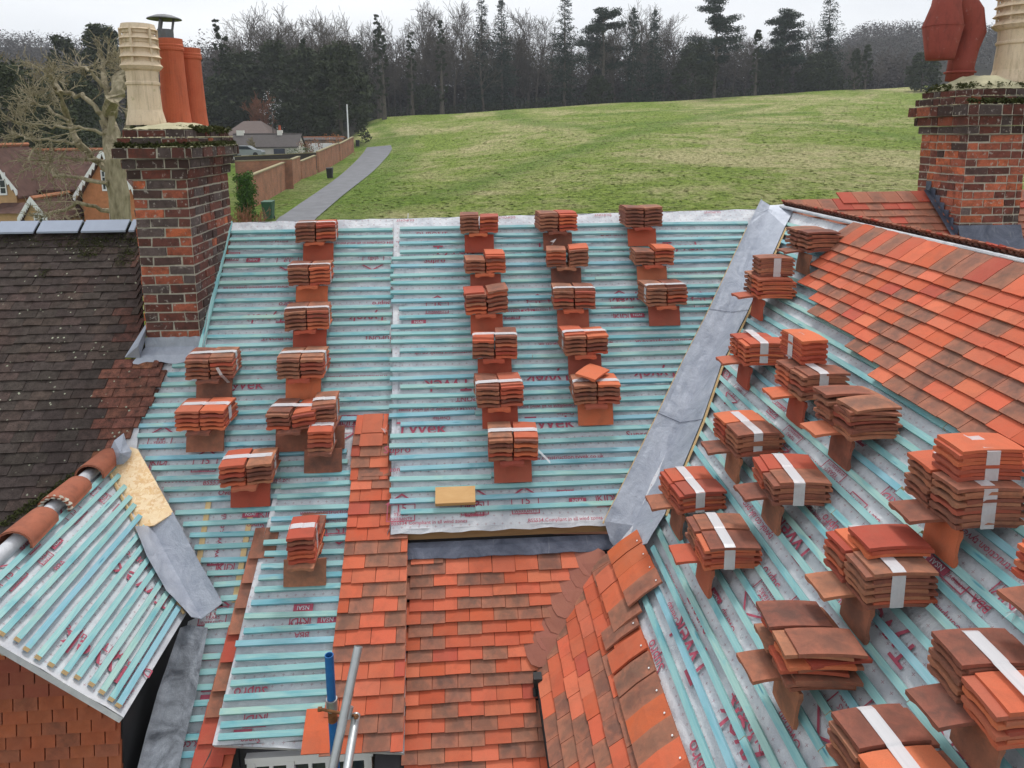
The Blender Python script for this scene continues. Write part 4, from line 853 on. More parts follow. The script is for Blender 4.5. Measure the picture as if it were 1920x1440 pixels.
# ------------------------------------------------------------------ step under the middle slope
uL, uR = mid_poly[6][0], mid_poly[5][0]
mb = MB(); e0, e1 = MID.P(uL, EAV, -.004), MID.P(uR, EAV, -.004)
for i in range(24):              # drooping membrane lip
    a, b = e0.lerp(e1, i/24), e0.lerp(e1, (i+1)/24); f = lambda q, k: q+Vector((0, -.018, -.022+.006*math.sin(k*1.7)))
    mb.face([a, f(a, i), f(b, i+1), b][::-1])
g0 = MID.P(uL-.01, EAV+.02, -.01); 
mb.face([g0, g0+Vector((-.012, -.03, -.02)), g0+Vector((-.035, -.05, -.17)), g0+Vector((-.02, .02, -.12))])
mb.face([MID.P(uL-.004, 0.0, .0), MID.P(uL-.004, EAV, .0), MAIN.P(*( (MID.P(uL-.03, EAV)-MAIN.O).dot(MAIN.u), (MID.P(uL, EAV)-MAIN.O).dot(MAIN.v)), .003), MAIN.P(uL-.01, 0, .0)])
mb.build('membrane_lip', M_mem, sm_mid)
eb = e0+Vector((.02, .004, -.03)); ee = e1+Vector((.05, .004, -.03)); yb = eb.y
mb = MB(); mb.abox(eb.x, ee.x, yb, yb+.03, eb.z-.05, eb.z+.02); mb.abox(eb.x, eb.x+.02, yb-.01, yb+.04, eb.z-.20, eb.z+.02)
o = mb.build('eaves_board', M_oldw, house); mb = MB()
mb.abox(eb.x+.10, ee.x, yb+.006, yb+.03, eb.z-.17, eb.z-.05); 
for k in range(2):
    pass
o = mb = MB(); fx0 = eb.x+.085; N_ = 30; ap = []
for i in range(N_+1):
    x = lerp(fx0, ee.x+.02, i/N_); base_v = (yb-MAIN.O.y)/math.cos(PH)
    w1 = .0025*math.sin(i*.7)+.002*math.sin(i*1.9); up_ = .05*max(0, (i-24)/6.)
    ap.append([Vector((x, yb+.004, MAIN.P(0, base_v, 0).z+.022)), Vector((x, yb-.008, MAIN.P(0, base_v, .060).z)), MAIN.P(x-MAIN.O.x, base_v-.02, .056+w1), MAIN.P(x-MAIN.O.x, base_v-.085+w1+up_, .046+w1)])
for i in range(N_):
    for k in range(3): mb.face([ap[i][k+1], ap[i+1][k+1], ap[i+1][k], ap[i][k]])
    mb.face([ap[i][3]-Vector((0, 0, .004)), ap[i+1][3]-Vector((0, 0, .004)), ap[i+1][3], ap[i][3]])
mb.build('lead_apron', M_leadd, house)
# ------------------------------------------------------------------ lead valley between middle slope and wing
mb = MB(); crease = [(1449, 362), (1440, 395), (1370, 586), (1322, 690), (1275, 793), (1219, 914), (1187, 985), (1158, 1026)]
lft = [(1425, 371), (1402, 425), (1330, 580), (1283, 672), (1234, 775), (1176, 893), (1133, 978), (1150, 1030)]; rgt = [(1497, 378), (1472, 425), (1403, 582), (1352, 685), (1317, 787), (1270, 900), (1246, 965), (1212, 1020)]
C3 = []; L3 = []; R3 = []
for i, (c_, l_, r_) in enumerate(zip(crease, lft, rgt)):
    C3.append(MID.hit(*c_, .012)); L3.append(MID.hit(*l_, .040)); R3.append(WING.hit(*r_, .045))
C3[0] = C3[1]+(C3[1]-C3[2])*.06+Vector((0, 0, .0)); d0 = proj(C3[0])[2]; L3[0] = at(1427, 374, d0+.03); R3[0] = at(1496, 381, d0-.06)
C3[-1] = MAIN.hit(1158, 1034, .075); L3[-1] = MAIN.hit(1143, 1012, .12); R3[-1] = WING.hit(1214, 1018, .075)
def lead_strip(mb, L3, C3, R3, n=5, sub=6):
    rows = []
    for i in range(len(C3)-1):
        for s in range(sub):
            t = s/sub; w1 = R.gauss(0, .0012)
            l, c, r = L3[i].lerp(L3[i+1], t), C3[i].lerp(C3[i+1], t), R3[i].lerp(R3[i+1], t)
            row = [l.lerp(c, k/n) for k in range(n)]+[c.lerp(r, k/n) for k in range(n+1)]
            rows.append([q+Vector((0, 0, w1+R.gauss(0, .0012)+(.004 if k in (0, 2*n) else 0))) for k, q in enumerate(row)])
    rows.append([L3[-1].lerp(C3[-1], k/n) for k in range(n)]+[C3[-1].lerp(R3[-1], k/n) for k in range(n+1)])
    m = len(rows[0])
    for i in range(len(rows)-1):
        for k in range(m-1): mb.face([rows[i][k], rows[i+1][k], rows[i+1][k+1], rows[i][k+1]])
    for rws in (0, -1): mb.add(rows[rws]+[q-Vector((0, 0, .005)) for q in rows[rws]], [(k, k+1, m+k+1, m+k) for k in range(m-1)])
    return rows
R.seed(4); lead_strip(mb, L3, C3, R3)
vl = mb.build('lead_valley', M_lead, house, smooth=True); vl['label'] = 'long pale blue-grey lead valley between middle and right slopes'
mb = MB()
for i in (2, 4):                 # laps between the lead sheets
    for a, b in ((L3[i], C3[i]), (C3[i], R3[i])):
        up_ = Vector((0, 0, .006)); dn = (C3[i+1]-C3[i]).normalized()*.006
        mb.face([a+up_, a+up_+dn, b+up_+dn, b+up_])
mb.build('lead_lap', M_leadd, vl)
mb = MB()
for i in range(1, 6):
    mb.tube([R3[i]+Vector((.012, 0, -.008)), R3[i+1]+Vector((.012, 0, -.008))], .009, 4); mb.tube([L3[i]+Vector((-.008, 0, -.012)), L3[i+1]+Vector((-.008, 0, -.012))], .006, 4)
mb.build('valley_board', M_pine, vl)
# ------------------------------------------------------------------ left valley: strand board, lead tray, lead gutter, cap
def sheet(name, fr, pts, h, th, mat, parent, label=None, bend=None):
    mb = MB(); T = [fr.hit(x, y, h if bend is None else bend[i]) for i, (x, y) in enumerate(pts)]; n = len(T); B2 = [q-fr.n*th for q in T]
    mb.add(T+B2, [tuple(range(n))[::-1], tuple(range(n, 2*n))]+[(i, (i+1) % n, n+(i+1) % n, n+i) for i in range(n)]); o = mb.build(name, mat, parent, flat_origin=fr.mat(*fr.uv(*pts[0]), h))
    if label: o['label'] = label
    return o
sheet('strand_board', MAIN, [(197, 884), (212, 858), (245, 838), (258, 842), (325, 962), (288, 985), (255, 990)], .075, .015, M_osb, house, 'pale strand board in the left valley')
mb = MB(); Cc = [(284, 985), (312, 1040), (345, 1100), (378, 1160)]; Ll = [(253, 987), (275, 1043), (312, 1108), (358, 1156)]; Rr = [(324, 961), (350, 1010), (378, 1062), (417, 1130)]
C3 = [MAIN.hit(x, y, .045) for x, y in Cc]; L3 = [GAB.hit(x, y, .045) for x, y in Ll]; R3 = [MAIN.hit(x, y, .075) for x, y in Rr]
lead_strip(mb, L3, C3, R3, 4, 4); mb.build('lead_tray', M_lead, house, smooth=True)
mb = MB(); Cc = [(352, 1172), (335, 1230), (315, 1310), (290, 1400), (275, 1470)]; Ll = [(338, 1178), (318, 1235), (295, 1300), (268, 1400), (250, 1470)]; Rr = [(390, 1178), (380, 1232), (366, 1310), (344, 1400), (330, 1470)]
C3 = [MAIN.hit(x, y, .04) for x, y in Cc]; L3 = [MAIN.hit(x, y, .10) for x, y in Ll]; R3 = [MAIN.hit(x, y, .065) for x, y in Rr]
lead_strip(mb, L3, C3, R3, 4, 4); mb.build('lead_gutter', M_worn, house, smooth=True)
mb = MB(); pp = [(206, 845), (214, 826), (232, 812), (238, 832), (247, 846), (244, 858), (232, 870), (214, 872)]; c = MAIN.hit(226, 850, .17); P = [MAIN.hit(x, y, .10+R.uniform(-.015, .015)) for x, y in pp]
for i in range(8): mb.face([c, P[(i+1) % 8], P[i]])
mb.build('lead_cap', M_lead, house)
mb = MB(); 
for i in range(5): a, b = (250+R.uniform(-3, 3), 795+i*9), (262+R.uniform(-3, 3), 795+i*9)
sheet('membrane_flap', MAIN, [(240, 798), (262, 794), (256, 842), (242, 846), (236, 830)], .02, .002, M_memp, sm_main)
# side timber edge of the gable slope
mb = MB()
for i in range(3):
    a, b = GAB.hit(*((205, 885), (262, 1000), (300, 1070), (345, 1150))[i], .012), GAB.hit(*((205, 885), (262, 1000), (300, 1070), (345, 1150))[i+1], .012); mb.tube([a, b], .010, 4)
mb.build('valley_board', M_pine, sm_gab)
# hip/ridge tiles of the gable: half round with bare membrane roll between
rt_ = MB(); rt_.tube([GAB.P(.05, .01, -.004), GAB.P(-1.6, .01, -.004)], .044, 12); rt_.build('ridge_roll', M_mem, sm_gab, smooth=True)
def halfround(u0, u1, r0, r1):
    mb = MB(); n = 10; k = 6; V = []; 
    for layer in (0, .013):
        for i in range(k+1):
            t = i/k; rr = lerp(r0, r1, t)-layer; c = GAB.P(lerp(u0, u1, t), .0, .012)
            for j in range(n+1): a = rad(-15+210*j/n); V.append(c+Vector((math.cos(a)*rr, 0, math.sin(a)*rr*.85)))
    m = n+1; S = (k+1)*m; fs = []
    for i in range(k):
        for j in range(n): fs.append((i*m+j, (i+1)*m+j, (i+1)*m+j+1, i*m+j+1)); fs.append((S+i*m+j+1, S+(i+1)*m+j+1, S+(i+1)*m+j, S+i*m+j))
    for i in (0, k):
        for j in range(n): fs.append((i*m+j, i*m+j+1, S+i*m+j+1, S+i*m+j))
    for j in (0, n):
        for i in range(k): fs.append((i*m+j, (i+1)*m+j, S+(i+1)*m+j, S+i*m+j))
    mb.add(V, fs, (0.30, 0.09, 0.05, .3)); return mb
for (x0, y0), (x1, y1), r0, r1 in (((206, 860), (166, 896), .082, .096), ((146, 914), (98, 957), .084, .098), ((78, 973), (20, 1024), .088, .102)):
    a, b = GAB.uv(x0, y0)[0], GAB.uv(x1, y1)[0]; q = halfround(a, b, r0, r1).build('ridge_tile', M_tile, sm_gab, smooth=True)
mb = MB(); c = GAB.P(GAB.uv(104, 952)[0]-.02, 0, .02)
for i in range(9): a = rad(200*i/8-10); mb.lathe(Matrix.Translation(c+Vector((math.cos(a)*.085, 0, math.sin(a)*.065))), [(.0, -.016), (.02, 0), (.0, .018)], 6)
mb.build('mortar', M_mort, sm_gab)
# left face of the small gable, its walls
gl_ = Frame(GTOP+Vector((0, 0, -.01)), (0, -1, 0), (math.cos(PH), 0, math.sin(PH)))
slab(gl_, [(-.9, -1.3), (-gy0, -1.3), (-gy0, 0), (.0, 0)], -.0, .04, 'gable_left_slope', M_old, house, sub=.5)
# ------------------------------------------------------------------ walls under the roofs
def xat(px, Y, py=480): r = ray(px, py); return r.x/r.y*Y
def zat(py, Y, px=960): r = ray(px, py); return CZ+r.z/r.y*Y
WALLF = Frame((0, YV+.20, CZ), (1, 0, 0), (0, 0, 1))
R.seed(51); wp = WALLF.poly([(-60, 1130), (0, 1172), (228, 1348), (236, 1500), (-60, 1500)])
wallm = MB(); T = [WALLF.P(a, b, -.012) for a, b in wp]; wallm.face(T[::-1]); xg = WALLF.P(*wp[3]).x
gw_ = wallm.build('gable_wall', M_dark, house); gw_['label'] = 'tile-hung gable wall in orange and brown under the left verge'
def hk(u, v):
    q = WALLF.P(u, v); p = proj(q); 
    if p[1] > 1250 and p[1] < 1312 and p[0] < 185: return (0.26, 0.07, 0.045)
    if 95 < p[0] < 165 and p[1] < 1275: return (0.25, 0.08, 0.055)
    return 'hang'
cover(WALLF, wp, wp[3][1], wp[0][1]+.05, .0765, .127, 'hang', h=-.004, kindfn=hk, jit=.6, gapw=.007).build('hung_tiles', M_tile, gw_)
mb = MB()
for x, y, a, b in ((112, 1262, .045, .035), (22, 1212, .05, .03), (45, 1203, .04, .03), (140, 1268, .012, .012)):
    u, v = WALLF.uv(x, y); n = 11; P = [WALLF.P(u+a*math.cos(6.28*k/n)*R.uniform(.6, 1.2), v+b*math.sin(6.28*k/n)*R.uniform(.6, 1.2), .040) for k in range(n)]; c = WALLF.P(u, v, .052)
    for k in range(n): mb.face([P[k], P[(k+1) % n], c])
mb.build('mortar_patch', M_mort, gw_)
mb = MB()                                     # side of the gable, and the gap beside it, its shade put into near-black walls
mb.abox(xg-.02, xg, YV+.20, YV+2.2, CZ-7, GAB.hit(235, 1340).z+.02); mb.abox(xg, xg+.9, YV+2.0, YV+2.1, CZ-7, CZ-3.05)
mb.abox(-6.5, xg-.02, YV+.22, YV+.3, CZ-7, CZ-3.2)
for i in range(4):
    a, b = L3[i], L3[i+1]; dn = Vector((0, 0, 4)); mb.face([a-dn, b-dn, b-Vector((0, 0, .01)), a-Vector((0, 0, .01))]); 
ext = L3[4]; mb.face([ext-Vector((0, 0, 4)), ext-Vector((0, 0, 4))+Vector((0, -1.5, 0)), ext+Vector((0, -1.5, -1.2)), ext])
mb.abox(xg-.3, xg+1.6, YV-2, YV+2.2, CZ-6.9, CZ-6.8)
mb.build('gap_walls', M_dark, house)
mb = MB(); ex = MAIN.P(0, 0).x; mb.abox(-3.2, 3.0, 4.9, 6.9, CZ-7, CZ-3.2, mi=0); mb.abox(-1.2, 1.8, 3.2, 6.8, CZ-7, CZ-4.3); mb.abox(1.6, 5.2, -1.5, 6.8, CZ-7, CZ-3.4); mb.build('house_walls', simple('rendered_brick', (0.28, 0.12, 0.07), .9, 0, .3, 8, .2), house)
# old neighbouring roof
neigh = empty('terraced_house', Vector((-4, 6, -.5)), 'neighbouring house with a dark lichen-spotted old tile roof and blue-grey ridge', 'house')
R.seed(52)
op = MAIN.poly([(-420, 445), (256, 440), (262, 560), (268, 640), (262, 668), (312, 690), (305, 730), (282, 770), (262, 800), (228, 846), (196, 880), (90, 960), (-40, 1040), (-420, 1300)])
sl_ = slab(MAIN, [(op[0][0]-.4, op[0][1]+.07)]+[(op[1][0], op[0][1]+.07)]+op[2:], -.02, .05, 'roof_slope', M_dark, neigh, sub=.6)
def ok(u, v):
    x, y, _ = proj(MAIN.P(u, v, .04))
    if y > 688 and x > 312-(y-688)*.72-115+(y > 760)*40 and x > 185: return 'oldred'
    if 640 < y < 708 and x > 240: return (0.26, 0.26, 0.05)
    if 500 < y < 640 and x > 215 and R.random() < .4: return (0.15, 0.07, 0.055)
    return 'old'
cover(MAIN, op, op[-1][1]-.1, op[0][1]+.02, .0845, .150, 'old', h=.008, kindfn=ok, jit=1.6, camb=.005, th=.014).build('tile_courses', M_old, sl_)
ridY = MAIN.uv(100, 436)[1]
xs_ = [-420, -235, -155, -75, 5, 82, 163, 250, 266]
for i in range(len(xs_)-1):
    mb = MB(); a, b = MAIN.uv(xs_[i]+3, 436)[0], MAIN.uv(xs_[i+1]-3, 436)[0]
    for s, tz in ((-1, 0), (1, 0)):
        q = lambda u, k, hh: MAIN.P(u, ridY+.055, .10) + Vector((0, s*(.0+.11*k), -.085*k-hh))
        mb.face([q(a, 1, 0), q(b, 1, 0), q(b, 0, 0), q(a, 0, 0)] if s < 0 else [q(a, 0, 0), q(b, 0, 0), q(b, 1, 0), q(a, 1, 0)]); mb.face([q(a, 1, .016), q(b, 1, .016), q(b, 1, 0), q(a, 1, 0)] if s < 0 else [q(a, 1, 0), q(b, 1, 0), q(b, 1, .016), q(a, 1, .016)])
        for e_ in (a, b): mb.face([q(e_, 0, 0), q(e_, 1, 0), q(e_, 1, .016), q(e_, 0, .016)])
    mb.build('ridge_tile', M_slatey, neigh)
R.seed(8); mb = MB()
for x, y, rr, n in ((165, 475, .09, 220), (150, 458, .12, 160), (190, 455, .08, 120), (240, 475, .07, 160), (232, 490, .05, 80), (85, 512, .04, 60), (250, 452, .10, 150), (200, 450, .25, 200), (60, 452, .35, 180)):
    for _ in range(n): u, v = MAIN.uv(x, y, .03); leafcloud(mb, MAIN.P(u+R.gauss(0, rr*.7), v+R.gauss(0, min(rr, .05)*.8), .045), .008, 2, .016)
x = 0
for k in range(900): t = R.random(); u, v = MAIN.uv(lerp(0, 222, t)+R.uniform(-6, 6), lerp(985, 838, t)+R.uniform(-8, 4), .05); leafcloud(mb, MAIN.P(u, v, .04), .012, 2, .02)
mb.build('moss_patches', M_moss, neigh)
# ------------------------------------------------------------------ chimneys
BCOL = [(0.46, 0.13, 0.07), (0.52, 0.14, 0.065), (0.38, 0.11, 0.065), (0.20, 0.065, 0.048), (0.14, 0.055, 0.045), (0.085, 0.05, 0.045), (0.13, 0.10, 0.095)]
def bricks(mb, x0, x1, y0, y1, z0, z1, cz=.075, dark=0.0, offs=0, band=False, darkside=0):
    n = max(1, round((z1-z0)/cz)); cz = (z1-z0)/n; g = .013
    for k in range(n):
        za, zb = z0+k*cz+g/2, z0+(k+1)*cz-g/2
        for side_ in range(4):
            L = (x1-x0) if side_ % 2 == 0 else (y1-y0); p = 0; i = 0; seq = (k+side_) % 2
            while p < L-.02:
                w_ = .215 if ((seq and i % 3 != 2) or (not seq and i % 3 == 1)) else .105
                w_ = min(w_*R.uniform(.96, 1.04), L-p); 
                if L-p-w_ < .04: w_ = L-p
                a, b = p+g/2, p+w_-g/2; pr_ = R.uniform(.001, .008); t = .05
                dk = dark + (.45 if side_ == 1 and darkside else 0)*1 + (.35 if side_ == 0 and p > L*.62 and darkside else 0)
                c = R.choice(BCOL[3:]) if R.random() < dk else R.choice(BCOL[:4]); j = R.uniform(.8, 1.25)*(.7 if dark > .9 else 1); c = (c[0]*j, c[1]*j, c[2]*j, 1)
                if side_ == 0: bx = (x0+a, x0+b, y0-pr_, y0+t)
                elif side_ == 1: bx = (x1-t, x1+pr_, y0+a, y0+b)
                elif side_ == 2: bx = (x0+a, x0+b, y1-t, y1+pr_)
                else: bx = (x0-pr_, x0+t, y0+a, y0+b)
                m = Matrix.Translation(((bx[0]+bx[1])/2, (bx[2]+bx[3])/2, (za+zb)/2)); mb.box(m, bx[1]-bx[0], bx[3]-bx[2], zb-za, c, jit=.0035); p += w_; i += 1
def mossy_top(x0, x1, y0, y1, z, n, parent, h=.03, only_edge=False):
    mb = MB()
    for _ in range(n):
        x, y = R.uniform(x0, x1), R.uniform(y0, y1)
        if only_edge: 
            s = R.choice((0, 1)); (x, y) = (x, y0+abs(R.gauss(0, .02))) if s else (x1-abs(R.gauss(0, .03)), y)
        leafcloud(mb, Vector((x, y, z+R.uniform(0, h))), .02, 4, R.uniform(.02, .05))
    return mb.build('moss', M_moss, parent)
def chimney(name, label, x0, x1, y0, y1, zb, zc, steps, parent, dark, ztopf, darkside):
    ch = empty(name, Vector(((x0+x1)/2, (y0+y1)/2, zb)), None, None); ch.parent = parent; ch.matrix_parent_inverse = parent.matrix_world.inverted(); ch['label'] = label
    core = MB(); core.abox(x0+.003, x1-.003, y0+.003, y1-.003, zb, zc); br = MB(); bricks(br, x0, x1, y0, y1, zb, zc, dark=dark, darkside=darkside)
    for i, (za, z2, pj) in enumerate(steps):
        core.abox(x0-pj+.004, x1+pj-.004, y0-pj+.004, y1+pj-.004, za+.002, z2-.002-.001*i); bricks(br, x0-pj, x1+pj, y0-pj, y1+pj, za, z2, dark=.97, cz=z2-za)
    core.build('mortar_core', M_mort, ch); br.build('brickwork', M_brk, ch)
    zt = steps[-1][1]; pj = steps[-1][2]; fl = MB(); nx_, ny_ = 14, 18; V = []
    for j in range(ny_+1):
        for i in range(nx_+1):
            u, v = i/nx_, j/ny_; e_ = min(u, 1-u, .5)*2*min(v, 1-v, .5)*2; V.append((lerp(x0-pj+.01, x1+pj-.01, u)+R.gauss(0, .003), lerp(y0-pj+.01, y1+pj-.01, v)+R.gauss(0, .003), zt+(ztopf-zt)*min(1, (e_*2.2))**.6+R.gauss(0, .003)))
    fl.add(V, [(j*(nx_+1)+i, j*(nx_+1)+i+1, (j+1)*(nx_+1)+i+1, (j+1)*(nx_+1)+i) for j in range(ny_) for i in range(nx_)]); fl.build('flaunching', M_flaun, ch, smooth=True)
    # crumbling mortar lines on the steps
    ml = MB()
    for (za, z2, pj) in steps[-3:]:
        for _ in range(150):
            s = R.choice((0, 1, 1, 3)); t = R.random(); rr = R.uniform(.006, .014)
            p = (lerp(x0-pj, x1+pj, t), y0-pj+.004) if s in (0,) else (x1+pj-.004, lerp(y0-pj, y1+pj, t)) if s == 1 else (x0-pj+.004, lerp(y0, y1, t))
            ml.lathe(Matrix.Translation((p[0], p[1], z2+.002)), [(0, -rr*.5), (rr, 0), (0, rr*.6)], 5)
    ml.build('mortar_crumbs', M_flaun, ch)
    return ch
def louvre_pot(parent, x, y, z, h, r, mat=M_cream):
    mb = MB(); z0 = z; k = h/.76
    prof = [(r*1.06, 0), (r*1.04, .03*k), (r*.90, .12*k), (r*.84, .30*k), (r*.84, .315*k), (r*.90, .325*k), (r*.90, .34*k), (r*.84, .35*k), (r*.85, .43*k), (r*1.0, .445*k), (r*1.08, .46*k)]
    for i in range(4):
        zz = (.47+.072*i)*k; prof += [(r*1.14-.006*i, zz), (r*.90-.006*i, zz+.040*k), (r*.86, zz+.042*k), (r*.86, zz+.066*k), (r*1.12-.006*i, zz+.069*k)]
    prof += [(r*.93, .765*k), (r*.86, .80*k), (r*.80, .80*k), (r*.78, .70*k)]
    mb.lathe(Matrix.Translation((x, y, z0)), prof, 32)
    for j in range(6): a = j*math.pi/3+.5; mb.box(Matrix.Translation((x+math.cos(a)*r*.93, y+math.sin(a)*r*.93, z0+.615*k)) @ Matrix.Rotation(a, 4, 'Z'), .02, .016, .30*k)
    o = mb.build('chimney_pot', mat, parent); o['label'] = 'buff clay louvred pot'; return o
def plain_pot(parent, x, y, z, h, r, mat, label, x_off=0):
    mb = MB(); mb.lathe(Matrix.Translation((x, y, z)), [(r*1.16, 0), (r*1.13, .04), (r*1.04, h*.2), (r*.93, h*.6), (r*.90, h*.86), (r*.98, h*.87), (r*1.0, h*.89), (r*.96, h*.905), (r*.99, h*.925), (r*.93, h*.94), (r*.93, h), (r*.78, h), (r*.76, h*.8)], 32)
    o = mb.build('chimney_pot', mat, parent); o['label'] = label; return o
R.seed(61); Yc = 5.63
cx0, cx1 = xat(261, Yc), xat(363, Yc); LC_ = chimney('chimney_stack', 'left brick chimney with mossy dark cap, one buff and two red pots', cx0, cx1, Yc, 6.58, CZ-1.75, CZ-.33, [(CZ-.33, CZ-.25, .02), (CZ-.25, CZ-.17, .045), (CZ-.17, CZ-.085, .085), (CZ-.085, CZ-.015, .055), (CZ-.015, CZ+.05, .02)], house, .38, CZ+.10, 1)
louvre_pot(LC_, xat(300, 5.98), 5.96, CZ+.085, .735, .138)
plain_pot(LC_, xat(353, 6.28), 6.28, CZ+.07, .72, .105, M_red, 'tall red clay pot under a metal cowl'); plain_pot(LC_, xat(386, 6.5), 6.50, CZ+.05, .69, .098, M_red, 'second red clay pot without a cowl')
mb = MB(); xq = xat(353, 6.28)-.03; m = Matrix.Translation((xq, 6.28, CZ+.78)); mb.lathe(m, [(.075, -.02), (.062, .02), (.062, .085), (.055, .085)], 16); 
for a in (0.3, 2.4, 4.4): mb.box(Matrix.Translation((xq+.06*math.cos(a), 6.28+.06*math.sin(a), CZ+.90)) @ Matrix.Rotation(.2, 4, 'Y'), .018, .006, .11)
mb.lathe(Matrix.Translation((xq, 6.28, CZ+.945)), [(.135, 0), (.13, .008), (.07, .032), (0, .045)], 24); mb.lathe(Matrix.Translation((xq, 6.28, CZ+.944)), [(0, .03), (.13, 0)], 24); mb.build('cowl', simple('dull_steel', (0.12, 0.125, 0.13), .4, .7, .3, 20, .1), LC_)
mossy_top(cx0-.05, cx1+.06, 5.78, 6.6, CZ+.035, 1500, LC_, .03); mossy_top(cx0-.07, cx1+.08, 5.56, 6.62, CZ-.085, 900, LC_, .025, True)
# lead round its foot
def at_main(x, y, h): return MAIN.hit(x, y, h)
mb = MB(); f0 = [(287, 634, .09), (373, 634, .09), (373, 660, .045), (366, 686, .035), (322, 686, .035), (276, 684, .035), (284, 660, .045)]
V = [at_main(*p) for p in f0]; V[0] = Vector((cx0-.012, Yc-.012, MAIN.hit(285, 640).z+.10)); V[1] = Vector((cx1+.012, Yc-.012, MAIN.hit(372, 640).z+.10)); zz = V[0].z
vb_ = [(Vector((cx0-.02, Yc, 0))-MAIN.O).y/math.cos(PH)]; fr_ = lambda x, dv, h: MAIN.P(x-MAIN.O.x, vb_[0]+dv, h)
rows = [[Vector((lerp(cx0-.01, cx1+.01, i/10), Yc-.012, fr_(0, 0, 0).z+.105+.004*math.sin(i*3))) for i in range(11)], [Vector((lerp(cx0-.015, cx1+.015, i/10), Yc-.018, fr_(0, -.02, .05).z)) for i in range(11)], [fr_(lerp(cx0-.04, cx1+.04, i/10), -.08, .045+.004*math.sin(i*2)) for i in range(11)], [fr_(lerp(cx0-.08, cx1+.06, i/10), -.145-.012*math.sin(i*1.3), .032+.003*math.sin(i*2)) for i in range(11)]]
for k in range(3):
    for i in range(10): mb.face([rows[k+1][i], rows[k+1][i+1], rows[k][i+1], rows[k][i]])
mb.build('front_flashing', M_lead, LC_, smooth=True)
mb = MB(); A = [fr_(cx0-.005, -.06, .16), fr_(cx0-.005, .30, .10), fr_(cx0-.02, .30, .04), fr_(cx0-.13, -.06, .05), fr_(cx0-.14, -.09, .045), fr_(cx0-.02, -.10, .05)]; mb.face([A[5], A[0], A[1], A[2], A[3], A[4]][::-1]); mb.face([q-MAIN.n*.005 for q in [A[5], A[0], A[1], A[2], A[3], A[4]]]); mb.build('side_flashing', M_lead, LC_)
# standing verge lath and torn membrane on the chimney's right
q0, q1 = MAIN.hit(432, 416, .07), MAIN.hit(364, 708, .07); mb = MB(); L_ = (q1-q0).length; mb.abox(0, L_, -.018, .018, -.012, .012); o = mb.build('verge_lath', M_bat, None); xd = (q1-q0).normalized(); zd = MAIN.n; yd = zd.cross(xd).normalized(); zd = xd.cross(yd); mm = Matrix((xd, yd, zd)).transposed().to_4x4(); mm.translation = q0; o.matrix_world = mm; o.parent = sm_main; o.matrix_parent_inverse = Matrix()
mb = MB(); pl_ = [(425, 426), (415, 470), (404, 520), (392, 575), (386, 615), (380, 650)]; pr2 = [(431, 428), (421, 475), (410, 520), (401, 560), (391, 615), (384, 655)]
for i in range(5): a = [MAIN.hit(*pl_[i], .09), MAIN.hit(*pl_[i+1], .09), MAIN.hit(*pr2[i+1], .03), MAIN.hit(*pr2[i], .03)]; mb.face(a); mb.face([q-Vector((.004, 0, 0)) for q in a][::-1])
mb.build('membrane_upstand', M_memp, sm_main)
# right chimney
R.seed(62); Yr = 6.4; rx0, rx1 = xat(1806, Yr, 350), xat(1917, Yr, 350)
zr = lambda y: zat(y, Yr, 1806)
RC = chimney('chimney_stack', 'right brick chimney with pale mossy flaunching, a buff louvred pot and a dark red cowl pot', rx0, rx1, Yr, 7.08, CZ-1.25, zr(252), [(zr(252), zr(236), .025), (zr(236), zr(217), .055), (zr(217), zr(196), .10), (zr(196), zr(180), .06), (zr(180), zr(166), .02)], house, .30, zr(138), 0)
zf = zr(150); louvre_pot(RC, xat(1864, 6.85), 6.85, zf-.02, .92, .205)
xs2, ys2 = xat(1806, 7.0), 7.0
mb = MB(); P_ = lambda px, py, Y=7.0: Vector((xat(px, Y, 100), Y, zat(py, Y, 1800)))
mb.tube([P_(1803, 152), P_(1804, 120), P_(1808, 90), P_(1815, 62), P_(1806, 30), P_(1785, 5), P_(1768, -25)], [.125, .12, .125, .14, .155, .16, .16], 24); mb.lathe(Matrix.Translation(P_(1803, 136)), [(.12, -.015), (.14, -.01), (.145, .005), (.12, .015)], 24)
mb.tube([P_(1763, 112, 6.9), P_(1763, 95, 6.9), P_(1763, 50, 6.9), P_(1766, 10, 6.9), P_(1768, -40, 6.9)], [.125, .140, .18, .13, .11], 24); mb.lathe(Matrix.Translation(P_(1763, 50, 6.9)), [(.17, -.008), (.187, 0), (.17, .008)], 24); o = mb.build('chimney_pot', M_dred, RC, smooth=True); o['label'] = 'dark red clay pot bent over into a downward barrel'
mossy_top(rx0-.03, rx1+.02, Yr, 7.05, zr(165), 900, RC, .05); mossy_top(rx0-.08, rx1+.08, Yr-.08, 7.12, zr(192), 700, RC, .03, True)
